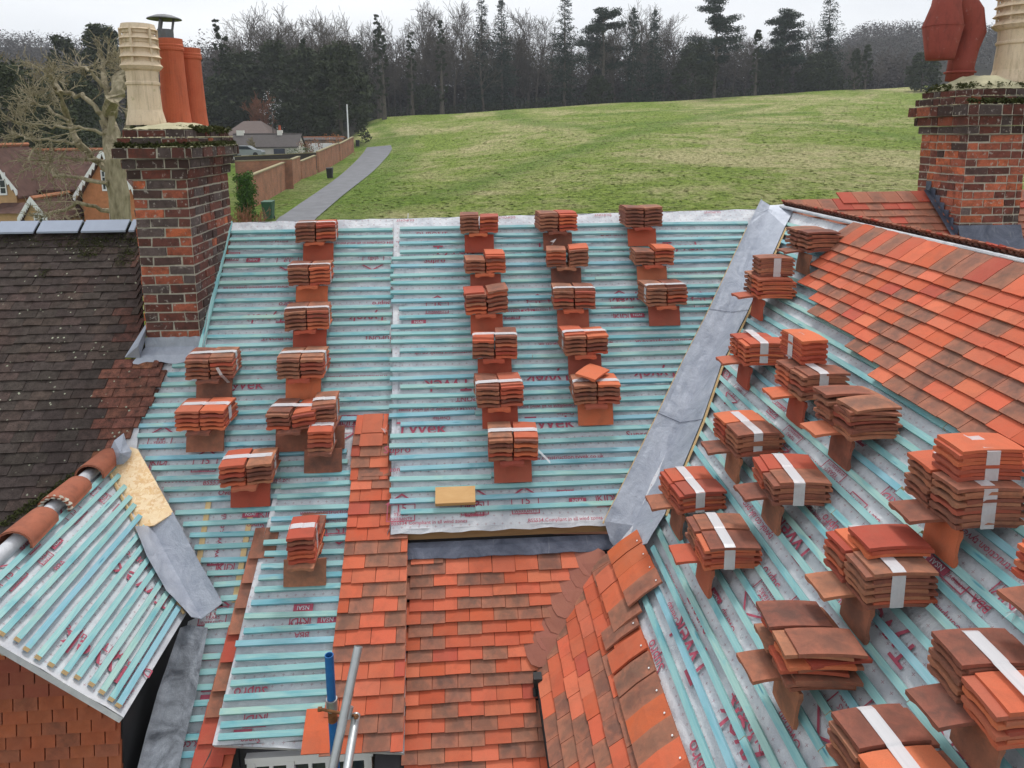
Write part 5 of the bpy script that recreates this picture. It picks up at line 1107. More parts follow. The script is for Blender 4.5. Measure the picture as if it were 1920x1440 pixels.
# stepped lead at its left side and base apron
vr_ = (Yr-MAIN.O.y)/math.cos(PH); fr2 = lambda x, dv, h: MAIN.P(x-MAIN.O.x, vr_+dv, h); mb = MB()
zz0 = fr2(0, 0, .03).z
for i in range(7):
    ya, yb2 = Yr-.01+i*.075, Yr+.07+i*.075; dz = i*.065
    mb.face([(rx0-.016, ya, zz0+dz-.1), (rx0-.016, ya, zz0+dz+.12), (rx0-.016, yb2, zz0+dz+.12), (rx0-.016, yb2, zz0+dz-.1)][::-1])
a_, b_ = fr2(rx0-.10, -.06, .07), fr2(rx0-.10, .62, .07); mb.face([a_, b_, Vector((rx0-.006, Yr+.47, fr2(0, .62, .05).z)), Vector((rx0-.006, Yr-.05, fr2(0, -.06, .05).z))][::-1])
rows = [[Vector((lerp(rx0-.02, rx1+.02, i/8), Yr-.012, zz0+.12)) for i in range(9)], [fr2(lerp(rx0-.02, rx1+.02, i/8), -.03, .05) for i in range(9)], [fr2(lerp(rx0-.12, rx1+.10, i/8), -.17, .04) for i in range(9)]]
for k in range(2):
    for i in range(8): mb.face([rows[k+1][i], rows[k+1][i+1], rows[k][i+1], rows[k][i]])
mb.face([P_(1733, 408, 6.9), P_(1752, 404, 6.75), P_(1756, 372, 6.75), P_(1748, 378, 6.8)]); mb.build('stepped_flashing', M_leadd, RC)
# ------------------------------------------------------------------ dormer front: window, fascia
ed0, ed1 = DORM.hit(400, 1397), DORM.hit(757, 1412); Yd = ed0.y+.10; zd_ = ed0.z
mb = MB(); mb.abox(ed0.x+.03, ed1.x-.01, Yd+.03, Yd+.1, zd_-1.2, zd_+.02); mb.abox(ed0.x+.03, ed0.x+.09, Yd, Yd+1.2, zd_-1.2, zd_-.02); mb.build('dormer_wall', M_dark, house)
mb = MB(); N_ = 14
for i in range(N_):
    t0, t1 = i/N_, (i+1)/N_; f = lambda t, k: Vector((lerp(ed0.x, ed1.x-.4, t), ed0.y-.004+(.05)*k, zd_-.004-.075*k*(.6+.6*t)+.012*math.sin(t*9)*k)); mb.face([f(t0, 0), f(t0, 1), f(t1, 1), f(t1, 0)]); mb.face([f(t0, 0)+Vector((0, .003, 0)), f(t1, 0)+Vector((0, .003, 0)), f(t1, 1)+Vector((0, .003, 0)), f(t0, 1)+Vector((0, .003, 0))])
c_ = Vector((ed0.x, ed0.y-.004, zd_)); mb.face([c_, c_+Vector((-.07, -.03, -.14)), c_+Vector((-.02, .0, -.06))]); mb.build('membrane_lip', simple('grey_felt', (0.20, 0.19, 0.18), .9, 0, .3, 30, .2), sm_dorm)
win = MB(); gl = MB(); xa, xb = xat(470, Yd, 1420), xat(690, Yd, 1420); zt_ = zat(1424, Yd, 560)
n3 = 3; wd_ = (xb-xa)/n3
win.abox(xa-.03, xb+.03, Yd-.01, Yd+.03, zt_-.0, zt_+.035)
for i in range(n3+1): win.abox(xa+i*wd_-.022, xa+i*wd_+.022, Yd-.01, Yd+.03, zt_-.9, zt_-.001)
for i in range(n3):
    win.abox(xa+i*wd_+.023, xa+(i+1)*wd_-.023, Yd-.004, Yd+.02, zt_-.028, zt_-.002); win.abox(xa+(i+.5)*wd_-.010, xa+(i+.5)*wd_+.010, Yd-.003, Yd+.015, zt_-.9, zt_-.029)
    gl.abox(xa+i*wd_+.023, xa+(i+1)*wd_-.023, Yd+.022, Yd+.026, zt_-.9, zt_-.003)
wo = win.build('window', M_wht, house); gl.build('pane', M_gls, wo)
mb = MB(); mb.abox(xat(615, Yd, 1420), ed1.x-.03, Yd-.05, Yd+.02, zd_-.075, zd_-.02); mb.build('fascia', simple('grey_flashing', (0.18, 0.17, 0.165), .6, 0, .3, 20, .1), house)
# black gutter and its bracket beside the wing tiles
mb = MB(); ga_, gb_ = MAIN.hit(1012, 1285, .06), MAIN.hit(1040, 1480, .06); mb.tube([ga_, gb_], .022, 10); mb.build('gutter', M_blk, house)
mb = MB(); mb.box(Matrix.Translation(MAIN.hit(1008, 1275, .08)), .05, .06, .06); mb.tube([MAIN.hit(1003, 1290, .07), MAIN.hit(1004, 1305, .05)], .014, 8); mb.build('gutter_bracket', M_blk, house)
mb = MB()
for i in range(26):
    q = ga_.lerp(gb_, i/25)+Vector((.035, 0, .012)); mb.lathe(Matrix.Translation(q+Vector((R.gauss(0, .004), 0, 0))), [(0, -.02), (.022*R.uniform(.6, 1.3), 0), (0, .02)], 7)
mb.build('mortar_fillet', M_flaun, house)
# ------------------------------------------------------------------ loose tiles in stacks
def tile_mesh(seed, nibs=True):
    r_ = random.Random(seed); W, L, T = .163, .262, .0135; nu, nv = 7, 6; top = []; bot = []
    cam_ = .0065; tw = r_.uniform(-.002, .002)
    for j in range(nv):
        for i in range(nu):
            a, b = i/(nu-1)-.5, j/(nv-1)-.5; x = a*W+r_.uniform(-.0008, .0008)*(abs(a) == .5); y = b*L+L/2; z = cam_*(1-4*b*b)+.0022*(1-4*a*a)+tw*a*b*4
            top.append((x, y, z+T))
            nb = 0
            if j == 0: nb = -.0085 if i in (1, 5) else (-.003 if i in (0, 6) else .0)
            bot.append((x, y, z+nb))
    n = nu*nv; V = top+bot; Fc = [(j*nu+i, j*nu+i+1, (j+1)*nu+i+1, (j+1)*nu+i) for j in range(nv-1) for i in range(nu-1)]
    Fc += [(n+j*nu+i, n+(j+1)*nu+i, n+(j+1)*nu+i+1, n+j*nu+i+1) for j in range(nv-1) for i in range(nu-1)]
    ring = [i for i in range(nu)]+[j*nu+nu-1 for j in range(1, nv)]+[(nv-1)*nu+i for i in range(nu-2, -1, -1)]+[j*nu for j in range(nv-2, 0, -1)]
    for k in range(len(ring)): a, b = ring[k], ring[(k+1) % len(ring)]; Fc.append((n+a, n+b, b, a))
    return V, Fc
TM = {}
for ci, mt in enumerate((M_or, M_or2, M_br, M_dk)):
    for k in range(3):
        V, Fc = tile_mesh(100+k); me = bpy.data.meshes.new('tile'); me.from_pydata(V, [], Fc); me.materials.append(mt); me.polygons.foreach_set('use_smooth', [False]*len(Fc)); ul_ = me.uv_layers.new(name='UVMap'); ul_.data.foreach_set('uv', [q for f_ in Fc for i_ in f_ for q in (V[i_][0]/.163+.5, V[i_][1]/.262)]); TM[(ci, k)] = me
def ctile(c):     # o orange, b brown, d dark, m mixed
    if c == 'm': c = R.choice('oobbd')
    return TM[({'o': R.choice((0, 0, 0, 1)), 'b': R.choice((2, 2, 3)), 'd': 3}[c], R.randrange(3))]
def tobj(name, parent, M_, c):
    o = bpy.data.objects.new(name, ctile(c)); COL.objects.link(o)
    if parent: o.parent = parent
    o.matrix_basis = M_; return o
def strap(parent, x0, x1, y, z0, z1, wd=.056, loose=0, back=True):
    mb = MB(); e = .0025
    prof = [(x0-e, z0+.02), (x0-e, z1-.004), (x0+.02, z1+e), ((x0+x1)/2-.01, z1+e+.002), ((x0+x1)/2, z1+e-.001), (x1-.02, z1+e), (x1+e, z1-.004), (x1+e, z0-.0)]
    for k in range(len(prof)-1):
        (a, b), (c, d) = prof[k], prof[k+1]
        nx_, nz_ = (d-b), -(c-a); l_ = math.hypot(nx_, nz_); nx_, nz_ = -nx_/l_*.0012, -nz_/l_*.0012
        for o_ in (0, 1):
            f = [(a-nx_*o_, y, b-nz_*o_), (a-nx_*o_, y+wd, b-nz_*o_), (c-nx_*o_, y+wd, d-nz_*o_), (c-nx_*o_, y, d-nz_*o_)]; mb.face(f if not o_ else f[::-1])
    if loose:
        q = Vector((x1 if loose > 0 else x0, y+.01, z0+.01)); s = 1 if loose > 0 else -1
        for k in range(4): p1, p2 = q+Vector((s*.022*k, -.015*k, -.018*k)), q+Vector((s*.022*(k+1), -.015*(k+1), -.018*(k+1))); mb.face([p1, p2, p2+Vector((0, .02, .014)), p1+Vector((0, .02, .014))])
    o = mb.build('strap', M_strap); o.parent = parent; return o
def tilestack(fr, px, py, label, spec, rz=0, n=(10, 10), cols=('b', 'o'), group='tile stacks loaded out on the battens', wide=.012, messy=0, st=True, loose=0, top=None, legc=None, platc=None, single=False, sup=True, yoff=0, names=None, legdesc=None, tilt=None, supn=None):
    A = fr.hit(px, py, .026)
    B = Matrix.Translation(A) @ Matrix.Rotation(rz, 4, 'Z')
    if rz: B = B @ Matrix.Translation((-.095, 0, 0))
    dsc = legdesc or label
    if sup:
        ang = rad(84 if rz else 72); m = B @ Matrix.Translation((.131, 0, 0)) @ Matrix.Rotation(ang, 4, 'X') @ Matrix.Translation((0, .082, 0)) @ Matrix.Rotation(rad(90), 4, 'Z')
        lg = bpy.data.objects.new('prop_tile', ctile(legc or 'm')); COL.objects.link(lg); lg.matrix_world = m @ Matrix.Diagonal((1, .74 if rz else 1, 1, 1))
        tag(lg, 'edge-on prop tile, %s' % dsc, 'roof tile', 'upright prop tiles under the stacks')
        pl = bpy.data.objects.new('shelf_tile', ctile(platc or legc or 'm')); COL.objects.link(pl); pl.matrix_world = B @ Matrix.Translation((-.01 if not single else 0, -.165 if rz else -.095, .165)) @ Matrix.Rotation(rad(R.uniform(-3, 3)), 4, 'Z') @ Matrix.Rotation(rad(1.5), 4, 'X')
        tag(pl, 'shelf tile, %s' % dsc, 'roof tile', 'shelf tiles under the stacks')
    root = empty('tile_stack', Vector((0, 0, 0)), label, 'tile stack', group); z0 = .190 if sup else .02; y0 = (-.045 if rz else -.058)+yoff; pitch = .0152
    root.matrix_world = B @ Matrix.Translation((0, y0, z0)) @ Matrix.Rotation(rad(R.uniform(-5, 5)), 4, 'Z')
    sides = [0] if single else [-1, 1]; hs_ = []
    for si, s in enumerate(sides):
        z = 0; cc = cols[si % len(cols)]; tl = (tilt[si] if tilt else R.uniform(-3, 3)); xo = s*(.0815+wide/2)
        for k in range(n[si % len(n)]):
            flip = k % 2; j = messy*R.uniform(-1, 1); c_ = cc[k % len(cc)] if len(cc) > 1 else cc
            if c_ in 'bo' and R.random() < .28: c_ = 'm'
            M_ = Matrix.Translation((xo+R.uniform(-.004, .004)*(1+3*messy)+.012*j, R.uniform(-.007, .007)+(.030 if flip else 0)+.03*j*messy, z)) @ Matrix.Rotation(rad(R.uniform(-1.2, 1.2)+9*j*messy), 4, 'Z') @ Matrix.Rotation(rad(tl+3*j*messy), 4, 'Y')
            if k % 4 == 3 and messy: M_ = M_ @ Matrix.Rotation(rad(-2), 4, 'X')
            tobj('tile', root, M_, c_); z += (.0140 if k % 2 == 0 else .0176)*(1+.2*messy)
        hs_.append(z)
    if st: strap(root, -(.163+wide/2) if not single else -.082, (.163+wide/2) if not single else .082, .10 if st is True else st, .005, max(hs_)+.0075, loose=loose)
    if top:                       # a further bundle on top: own thing
        for (lb, dx, dy, rz2, nn, cc, tst) in top:
            r2 = empty('tile_stack', Vector((0, 0, 0)), lb, 'tile stack', group); r2.matrix_world = root.matrix_world @ Matrix.Translation((dx, dy, max(hs_)+.006)) @ Matrix.Rotation(rz2, 4, 'Z')
            for k in range(nn): tobj('tile', r2, Matrix.Translation((R.uniform(-.003, .003), (.014 if k % 2 else 0), k*.0162)) @ Matrix.Rotation(rad(R.uniform(-1, 1)), 4, 'Z'), cc)
            if tst: strap(r2, -.082, .082, .11, -.01, nn*.0155+.0075)
    return root
R.seed(71)
COLN = {1: 'leftmost long column', 2: 'column up the middle slope just right of the membrane lap', 3: 'second column of the middle slope', 4: 'column nearest the lead valley on the middle slope'}
S = [ # frame, px, py, label, kwargs
 (MAIN, 597, 491, 'topmost stack in the leftmost main column, brown and orange', dict(cols=('d', 'o'), legc='o', st=.03)),
 (MAIN, 585, 573, 'second stack from the ridge in the leftmost main column', dict(cols=('b', 'o'), legc='o', st=.03)),
 (MAIN, 581, 657, 'third stack from the ridge in the leftmost main column', dict(cols=('d', 'o'), legc='o', st=.03)),
 (MAIN, 569, 749, 'fourth stack from the ridge in the leftmost main column', dict(cols=('d', 'o'), legc='o', st=.10)),
 (MAIN, 552, 846, 'brown stack with tilted orange half beside the single piles', dict(cols=('b', 'o'), legc='b', tilt=(0, -9), n=(8, 8), wide=.02)),
 (MAIN, 402, 750, 'all-brown stack with dangling white tape by the left chimney', dict(cols=('b', 'b'), legc='b', n=(10, 10), loose=0)),
 (MAIN, 385, 847, 'all-orange white-taped stack near the old dark roof', dict(cols=('o', 'o'), legc='b', n=(9, 9))),
 (MAIN, 470, 950, 'orange and brown taped stack above the dormer corner', dict(cols=('o', 'b'), legc='o', n=(9, 9))),
 (MID, 899, 474, 'topmost stack in the first middle-slope column', dict(cols=('d', 'o'), legc='o', n=(10, 9), st=False)),
 (MID, 911, 550, 'uneven low-brown high-orange stack, second in first middle column', dict(cols=('b', 'o'), legc='o', n=(7, 10), st=False)),
 (MID, 913, 627, 'slipped untidy mixed stack, third in first middle column', dict(cols=('m', 'm'), legc='o', n=(10, 11), messy=.45, tilt=(-2, -8), st=False)),
 (MID, 928, 712, 'brown stack with taller orange half, fourth in first middle column', dict(cols=('b', 'o'), legc='o', n=(9, 11), st=.03)),
 (MID, 938, 803, 'leaning brown and orange stack, fifth in first middle column', dict(cols=('b', 'o'), legc='o', n=(10, 10), tilt=(4, 0), st=.05)),
 (MID, 962, 904, 'lowest middle-slope stack with torn white tape end', dict(cols=('b', 'o'), legc='o', n=(10, 10), loose=1)),
 (MID, 1046, 470, 'topmost stack in the second middle-slope column', dict(cols=('d', 'o'), legc='b', n=(10, 10), st=False)),
 (MID, 1062, 538, 'orange stack with leaning brown right half and tape wisp', dict(cols=('o', 'b'), legc='d', n=(9, 10), wide=.03, tilt=(0, -4), st=False)),
 (MID, 1075, 618, 'third stack down the second middle-slope column', dict(cols=('b', 'o'), legc='o', n=(10, 10), st=.03)),
 (MID, 1097, 704, 'stack with bunched tape, fourth in second middle-slope column', dict(cols=('b', 'o'), legc='o', n=(10, 9), st=.06)),
 (MID, 1117, 797, 'stack with one loose tile thrown across its top', dict(cols=('b', 'o'), legc='o', n=(9, 9), st=.06)),
 (MID, 1204, 462, 'dark brown double stack at the ridge near the lead valley', dict(cols=('d', 'd'), legc='o', n=(11, 11), tilt=(2, -3), st=False)),
 (MID, 1223, 534, 'low-brown tall-orange ragged-taped stack near the lead valley', dict(cols=('b', 'o'), legc='o', n=(7, 9), st=False, loose=1)),
 (MID, 1246, 611, 'lowest of three stacks left of the lead valley', dict(cols=('d', 'o'), legc='o', n=(10, 10), st=.03)),
]
for fr, px, py, lb, kw in S: tilestack(fr, px, py, lb, None, **kw)
tilestack(MAIN, 606, 886, 'single orange pile beside the top of the orange tile strip', None, cols=('o',), single=True, n=(9,), legc='d', st=.09)
tilestack(MAIN, 612, 842, 'single dark brown pile behind the single orange pile', None, cols=('b',), single=True, n=(10,), legc='d', st=.09, yoff=.02)
tilestack(DORM, 572, 1098, 'front orange pile with tape on the dormer slope', None, cols=('o',), single=True, n=(11,), legc='d', st=.10)
tilestack(DORM, 578, 1045, 'rear mixed pile on the dormer slope', None, cols=('ooobbo',), single=True, n=(9,), legc='d', st=False, sup=False, yoff=.06)
# loose tile across one stack, tape wisps
lt = tobj('loose_tile', None, Matrix.Translation(MID.hit(1126, 708, .30)) @ Matrix.Rotation(rad(-35), 4, 'Z') @ Matrix.Rotation(rad(8), 4, 'Y') @ Matrix.Translation((-.08, -.1, 0)), 'o'); tag(lt, 'loose orange tile lying askew on top of a middle-slope stack', 'roof tile')
Z9 = -math.pi/2
RWS = [
 (1425, 600, 'untaped orange and brown pile beside the lead valley top', dict(cols=('b', 'o'), n=(9, 9), messy=.35, st=False, legc='o', top=[('small brown taped bundle topping the pile beside the lead valley', .02, .02, .0, 9, 'b', True)])),
 (1512, 515, 'dark untidy pile highest on the right wing', dict(cols=('d', 'b'), n=(9, 9), messy=.4, st=False, legc='d')),
 (1400, 729, 'all-orange taped stack beside the upper lead joint', dict(cols=('o', 'o'), n=(9, 10), legc='o')),
 (1500, 800, 'brown stack carrying an orange striped bundle, right wing', dict(cols=('o', 'b'), n=(9, 10), legc='o', top=[('small orange striped bundle facing camera on a brown stack', .0, .16, math.pi/2, 9, 'o', True)])),
 (1585, 878, 'messy untaped brown pile below the laid wing tiles', dict(cols=('b', 'b'), n=(9, 9), messy=1.0, st=False, legc='b', platc='o')),
 (1380, 903, 'orange and brown taped stack midway down the right wing', dict(cols=('o', 'b'), n=(9, 9), legc='b')),
 (1455, 998, 'taped stack just right of and below the midway one', dict(cols=('o', 'b'), n=(8, 8), legc='b')),
 (1274, 1008, 'orange taped stack right beside the lead valley foot', dict(cols=('o', 'o'), n=(8, 8), legc='b')),
 (1327, 1115, 'taped stack with red shelf tile in front of valley foot', dict(cols=('b', 'o'), n=(8, 8), legc='o')),
 (1780, 1056, 'big brown grey-taped stack on an orange prop, far right', dict(cols=('b', 'b'), n=(11, 11), legc='o', platc='b', top=[('orange taped bundle on the big brown stack, far right', .03, .03, .0, 8, 'o', True)])),
 (1617, 1198, 'tall shrink-wrapped stack under loose orange tiles', dict(cols=('o', 'b'), n=(10, 10), legc='b', top=[('loose orange tiles lying on the tall shrink-wrapped stack', .0, .05, .0, 3, 'o', False)])),
 (1485, 1355, 'fanned untaped orange and brown pile at the bottom', dict(cols=('b', 'm'), n=(9, 10), messy=1.0, st=False, legc='b')),
 (1850, 1462, 'largest white-taped stack at the bottom right corner', dict(cols=('b', 'o'), n=(9, 8), legc='b')),
 (1650, 1620, 'taped stack cut off by the bottom edge', dict(cols=('b', 'o'), n=(9, 9), legc='b')),
]
for px, py, lb, kw in RWS: tilestack(WING, px, py, lb, None, rz=Z9, **kw)
tilestack(WING, 2030, 1262, 'partly hidden pile at the right edge of the photo', None, rz=Z9, cols=('o', 'b'), n=(8, 8), legc='b')
# wooden block
mb = MB(); mb.abox(-.135, .135, 0, .115, 0, .045); bk_ = mb.build('wooden_block', m_wood('sawn_block', (0.50, 0.27, 0.10), (0.66, 0.42, 0.20), (8, 30, 30))); bk_.matrix_world = MID.mat(*MID.uv(854, 948, .03), .030); tag(bk_, 'short sawn wooden block resting on the middle battens above the eaves', 'block')
# dangling tape of the brown stack by the chimney
def tape(pts, h, lab, w_=.022):
    mb = MB(); P = [MAIN.hit(x, y, hh) for (x, y), hh in zip(pts, h)]
    for a, b in zip(P[:-1], P[1:]): mb.face([a, b, b+Vector((w_, 0, .006)), a+Vector((w_, 0, .006))])
    tag(mb.build('tape_strip', M_strap), lab, 'tape')
tape([(404, 690), (412, 704), (424, 716), (436, 730)], [.30, .26, .12, .03], 'white tape tail hanging from the all-brown stack by the chimney')
def wisp(fr, px, py, h, lab, n=4, sz=.05):
    mb = MB(); q = fr.hit(px, py, h); R.seed(int(px))
    for _ in range(n): a, b = [q+Vector((R.uniform(-1, 1), R.uniform(-.5, .5), R.uniform(-1, 1)))*sz*.7 for k in (0, 1)]; mb.face([q, a, b])
    tag(mb.build('plastic_scrap', M_strap), lab, 'plastic scrap')
wisp(MID, 1038, 455, .26, 'white wisp of wrap on the leaning orange and brown stack'); wisp(MID, 1252, 500, .15, 'ragged clear wrap beside the low brown and tall orange stack'); wisp(MID, 905, 488, .2, 'scrap of wrap at the left of the uneven stack', 3, .035)
wisp(WING, 1264, 1213, .02, 'bright foil scrap between battens at the foot of the right wing', 5, .03); wisp(WING, 1387, 1195, .03, 'twisted metal strap offcut on the right wing battens', 5, .03); wisp(WING, 1530, 955, .02, 'torn grey wrap lying below the midway taped stack', 5, .07); wisp(WING, 1905, 1140, .05, 'crumpled white plastic at the right edge beside the hidden pile', 6, .08); wisp(MAIN, 722, 805, .09, 'curled white flashing offcut at the top of the orange tile strip', 5, .05)
# ------------------------------------------------------------------ scaffold
def pole(name, a, b, r, mat, label, hollow=True):
    mb = MB(); mb.tube([a, b], r, 20, cap=False); mb.tube([b, a], r-.004, 20, cap=False); d = (a-b).normalized(); n = 20
    x = d.orthogonal().normalized(); y = d.cross(x)
    for k in range(n): c1, s1, c2, s2 = math.cos(2*PI*k/n), math.sin(2*PI*k/n), math.cos(2*PI*(k+1)/n), math.sin(2*PI*(k+1)/n); mb.face([a+(x*c1+y*s1)*r, a+(x*c2+y*s2)*r, a+(x*c2+y*s2)*(r-.004), a+(x*c1+y*s1)*(r-.004)])
    o = mb.build(name, mat, smooth=True); return tag(o, label, 'scaffold tube', 'scaffold tubes at the dormer')
bt_ = at(617, 1228, 3.62); bb_ = Vector((bt_.x, bt_.y, bt_.z-2.2)); bpole = pole('scaffold_tube', bt_, bb_, .0225, M_blue, 'blue painted scaffold tube standing upright')
g1, g2 = at(672, 1212, 3.50), at(622, 1450, 3.30); pole('scaffold_tube', g1, g2+(g2-g1)*1.2, .0215, M_galv, 'long grey galvanised scaffold tube leaning across the tiles')
h1, h2 = at(668, 1340, 3.45), at(648, 1460, 3.2); pole('scaffold_tube', h1, h2+(h2-h1)*2.4, .0205, M_galv, 'shorter pale scaffold tube at the right of the three')
cpl = empty('scaffold_coupler', bt_.lerp(bb_, .15), 'rusty swivel coupler clamping the blue and grey scaffold tubes together', 'coupler')
zc_ = at(626, 1340, 3.6); mb = MB()
mb.tube([Vector((bt_.x, bt_.y, zc_.z+.03)), Vector((bt_.x, bt_.y, zc_.z-.03))], .029, 16); mb.build('clamp', M_galv, cpl); mb = MB(); gc = at(650, 1335, 3.42); dg = (g2-g1).normalized(); mb.tube([gc-dg*.025, gc+dg*.025], .028, 16); mb.build('clamp', M_galv, cpl)
mb = MB(); mb.tube([Vector((bt_.x-.055, bt_.y-.03, zc_.z)), gc+Vector((.055, -.02, -.01))], .007, 8); mb.tube([Vector((bt_.x-.065, bt_.y-.03, zc_.z)), Vector((bt_.x-.045, bt_.y-.03, zc_.z))], .012, 6); mb.tube([gc+Vector((.04, -.02, -.01)), gc+Vector((.055, -.02, -.01))], .012, 6); mb.build('bolt', M_rust, cpl)
mb = MB(); mb.tube([Vector((bt_.x, bt_.y, zc_.z+.032)), Vector((bt_.x, bt_.y, zc_.z-.10))], .0229, 20, cap=False); mb.build('rust_band', M_rust, bpole)
# ------------------------------------------------------------------ things behind the house
def m_bw():
    M = Mat('garden_brick', .95, 0, .1); u = M.n('ShaderNodeTexCoord').outputs['UV']; b = M.n('ShaderNodeTexBrick', Scale=1.0); b.inputs['Color1'].default_value = (0.44, 0.17, 0.09, 1); b.inputs['Color2'].default_value = (0.32, 0.13, 0.075, 1); b.inputs['Mortar'].default_value = (0.30, 0.25, 0.2, 1); b.inputs['Brick Width'].default_value = .23; b.inputs['Row Height'].default_value = .075; b.inputs['Mortar Size'].default_value = .008
    M.l(u, b.inputs['Vector']); n = M.noise(M.coord('Position'), .7, 5); M.col(M.mix(M.ramp(n, [(.4, 0), (.75, .7)]), b.outputs[0], (0.13, 0.085, 0.06))); return M.m
M_bw = m_bw(); M_cop = simple('mossy_coping', (0.28, 0.24, 0.14), .9, 0, .3, 5, .2)
M_hbrk = simple('orange_house_brick', (0.50, 0.21, 0.10), .9, 0, .35, 6, .1); M_hy = simple('buff_house_brick', (0.52, 0.33, 0.17), .9, 0, .25, 6, .1); M_hroof = simple('plum_roof_tile', (0.095, 0.052, 0.042), .95, 0, .85, 2.2, .8, .05); M_groof = simple('grey_roof', (0.085, 0.075, 0.072), .9, 0, .3, 2.5, .3, .03)
def wall_seg(mb, cp, p, q, hp, hq, th=.25):
    d = (q-p); d.z = 0; n = Vector((d.y, -d.x, 0)).normalized()*th; L = d.length
    a, b = p-Vector((0, 0, .6)), q-Vector((0, 0, .6)); c, e_ = q+Vector((0, 0, hq)), p+Vector((0, 0, hp))
    mb.face([a, b, c, e_], uv=[(0, 0), (L, 0), (L, hq), (0, hp)]); mb.face([b-n, a-n, e_-n, c-n], uv=[(0, 0), (L, 0), (L, hp), (0, hq)])
    mb.face([a-n, a, e_, e_-n], uv=[(0, 0), (th, 0), (th, hp), (0, hp)]); mb.face([b, b-n, c-n, c], uv=[(0, 0), (th, 0), (th, hq), (0, hq)])
    u_ = n.normalized()*.05; z1 = Vector((0, 0, .09)); V = [e_+u_, c+u_, c-n-u_, e_-n-u_]; cp.add(V+[v_+z1 for v_ in V], [(0, 1, 5, 4), (1, 2, 6, 5), (2, 3, 7, 6), (3, 0, 4, 7), (4, 5, 6, 7)])
def gwall(pts, label, name='garden_wall', mat=None):
    w_ = empty(name, Vector((0, 0, 0)), label, 'wall'); mb = MB(); cp = MB()
    for (x1, yb1, yt1), (x2, yb2, yt2) in pts:
        p, q = ghit(x1, yb1), ghit(x2, yb2); hp = zat(yt1, p.y, x1)-p.z; hq = zat(yt2, q.y, x2)-q.z; wall_seg(mb, cp, p, q, hp, hq)
    mb.build('brickwork', mat or M_bw, w_); cp.build('coping', M_cop, w_); return w_
gwall([((474, 391, 331), (565, 337, 294)), ((567, 336, 303), (594, 326, 292))], 'near stretch of the long brick garden wall beside the lane, stepping once')
gwall([((599, 324, 285), (637, 303, 269)), ((639, 302, 270), (664, 284, 257))], 'far stretch of the brick garden wall past the gateway, ending near the flagpole')
R.seed(90)
def wallat(x0, x1, D, yb, yt, label, mat=None):
    w_ = empty('garden_wall', Vector((0, 0, 0)), label, 'wall'); mb = MB(); cp = MB(); p = Vector((xat(x0, D, 300), D, ground(xat(x0, D, 300), D))); q = Vector((xat(x1, D, 300), D+.5, ground(xat(x1, D, 300), D)))
    wall_seg(mb, cp, p, q, zat(yt[0], D, x0)-p.z, zat(yt[1], D, x1)-q.z); mb.build('brickwork', mat or M_bw, w_); cp.build('coping', M_cop, w_)
wallat(440, 545, 66, 330, (303, 300), 'low stony wall across the garden behind the near garden wall'); wallat(440, 592, 90, 300, (294, 287), 'dark wall crossing in front of the white bungalow', simple('dark_wall', (0.05, 0.042, 0.036), .9, 0, .4, 2, .2))
def binat(px, py, H_, mat, label):
    q = ghit(px, py) if py < 402 else ground_at(px, 44); b = empty('wheelie_bin', q, label, 'bin', 'wheelie bins by the lane'); M0 = Matrix.Translation(q); s = H_/1.07; mb = MB()
    P = [(-.24*s, -.28*s, .08*s), (.24*s, -.28*s, .08*s), (.24*s, .22*s, .08*s), (-.24*s, .22*s, .08*s), (-.29*s, -.36*s, H_*.93), (.29*s, -.36*s, H_*.93), (.29*s, .36*s, H_*.93), (-.29*s, .36*s, H_*.93)]
    mb.add([M0 @ Vector(p) for p in P], [(3, 2, 1, 0), (4, 5, 6, 7), (0, 1, 5, 4), (1, 2, 6, 5), (2, 3, 7, 6), (3, 0, 4, 7)]); mb.build('body', mat, b)
    mb = MB(); mb.box(M0 @ Matrix.Translation((0, 0, H_*.965)) @ Matrix.Rotation(rad(3), 4, 'X'), .62*s, .76*s, .06*s); mb.tube([q+Vector((-.25*s, .40*s, H_*.93)), q+Vector((.25*s, .40*s, H_*.93))], .02, 6); mb.build('lid', mat, b)
    for sx in (-.24, .24): mb = MB(); mb.tube([q+Vector((sx*s-.02, .26*s, .1*s)), q+Vector((sx*s+.02, .26*s, .1*s))], .1*s, 12); mb.build('wheel', M_blk, b)
binat(619, 335, 1.15, M_blk, 'black wheelie bin on the verge midway along the garden wall'); binat(671, 275, 1.15, M_blk, 'small black bin at the far corner of the lane'); binat(494, 412, 1.15, M_grnb, 'dark green wheelie bin at the near end of the garden wall')
fp = ground_at(653, 122); H_ = hgt(198, fp); e = empty('flagpole', fp, 'white flagpole beside the far end of the garden wall', 'flagpole'); mb = MB(); mb.tube([fp, fp+Vector((0, 0, H_))], [.14, .10], 10); mb.build('pole', M_wht, e); mb = MB(); mb.lathe(Matrix.Translation(fp+Vector((0, 0, H_))), [(.0, -.1), (.14, 0), (0, .14)], 10); mb.build('finial', M_wht, e)
ib = ground_at(453, 40); e = empty('ivy_shrub', ib, 'rounded bright green ivy bush between the left chimney and garden wall', 'shrub'); mb = MB(); R.seed(5)
for _ in range(90): leafcloud(mb, ib+Vector((R.uniform(-.4, .4), R.uniform(-.4, .4), R.uniform(.3, hgt(322, ib)))), .28, 70, .15)
mb.build('foliage', M_hedge, e); mb = MB(); mb.tube([ib, ib+Vector((0, 0, 2))], [.08, .04], 6); mb.build('stem', M_bark, e)
mb = MB(); R.seed(6)
for _ in range(26): grow(mb, ground_at(455+R.uniform(-25, 25), 37)+Vector((0, R.uniform(-1, 1), 0)), Vector((R.gauss(0, .3), R.gauss(0, .3), 1)).normalized(), 1.0, .02, 1, LC)
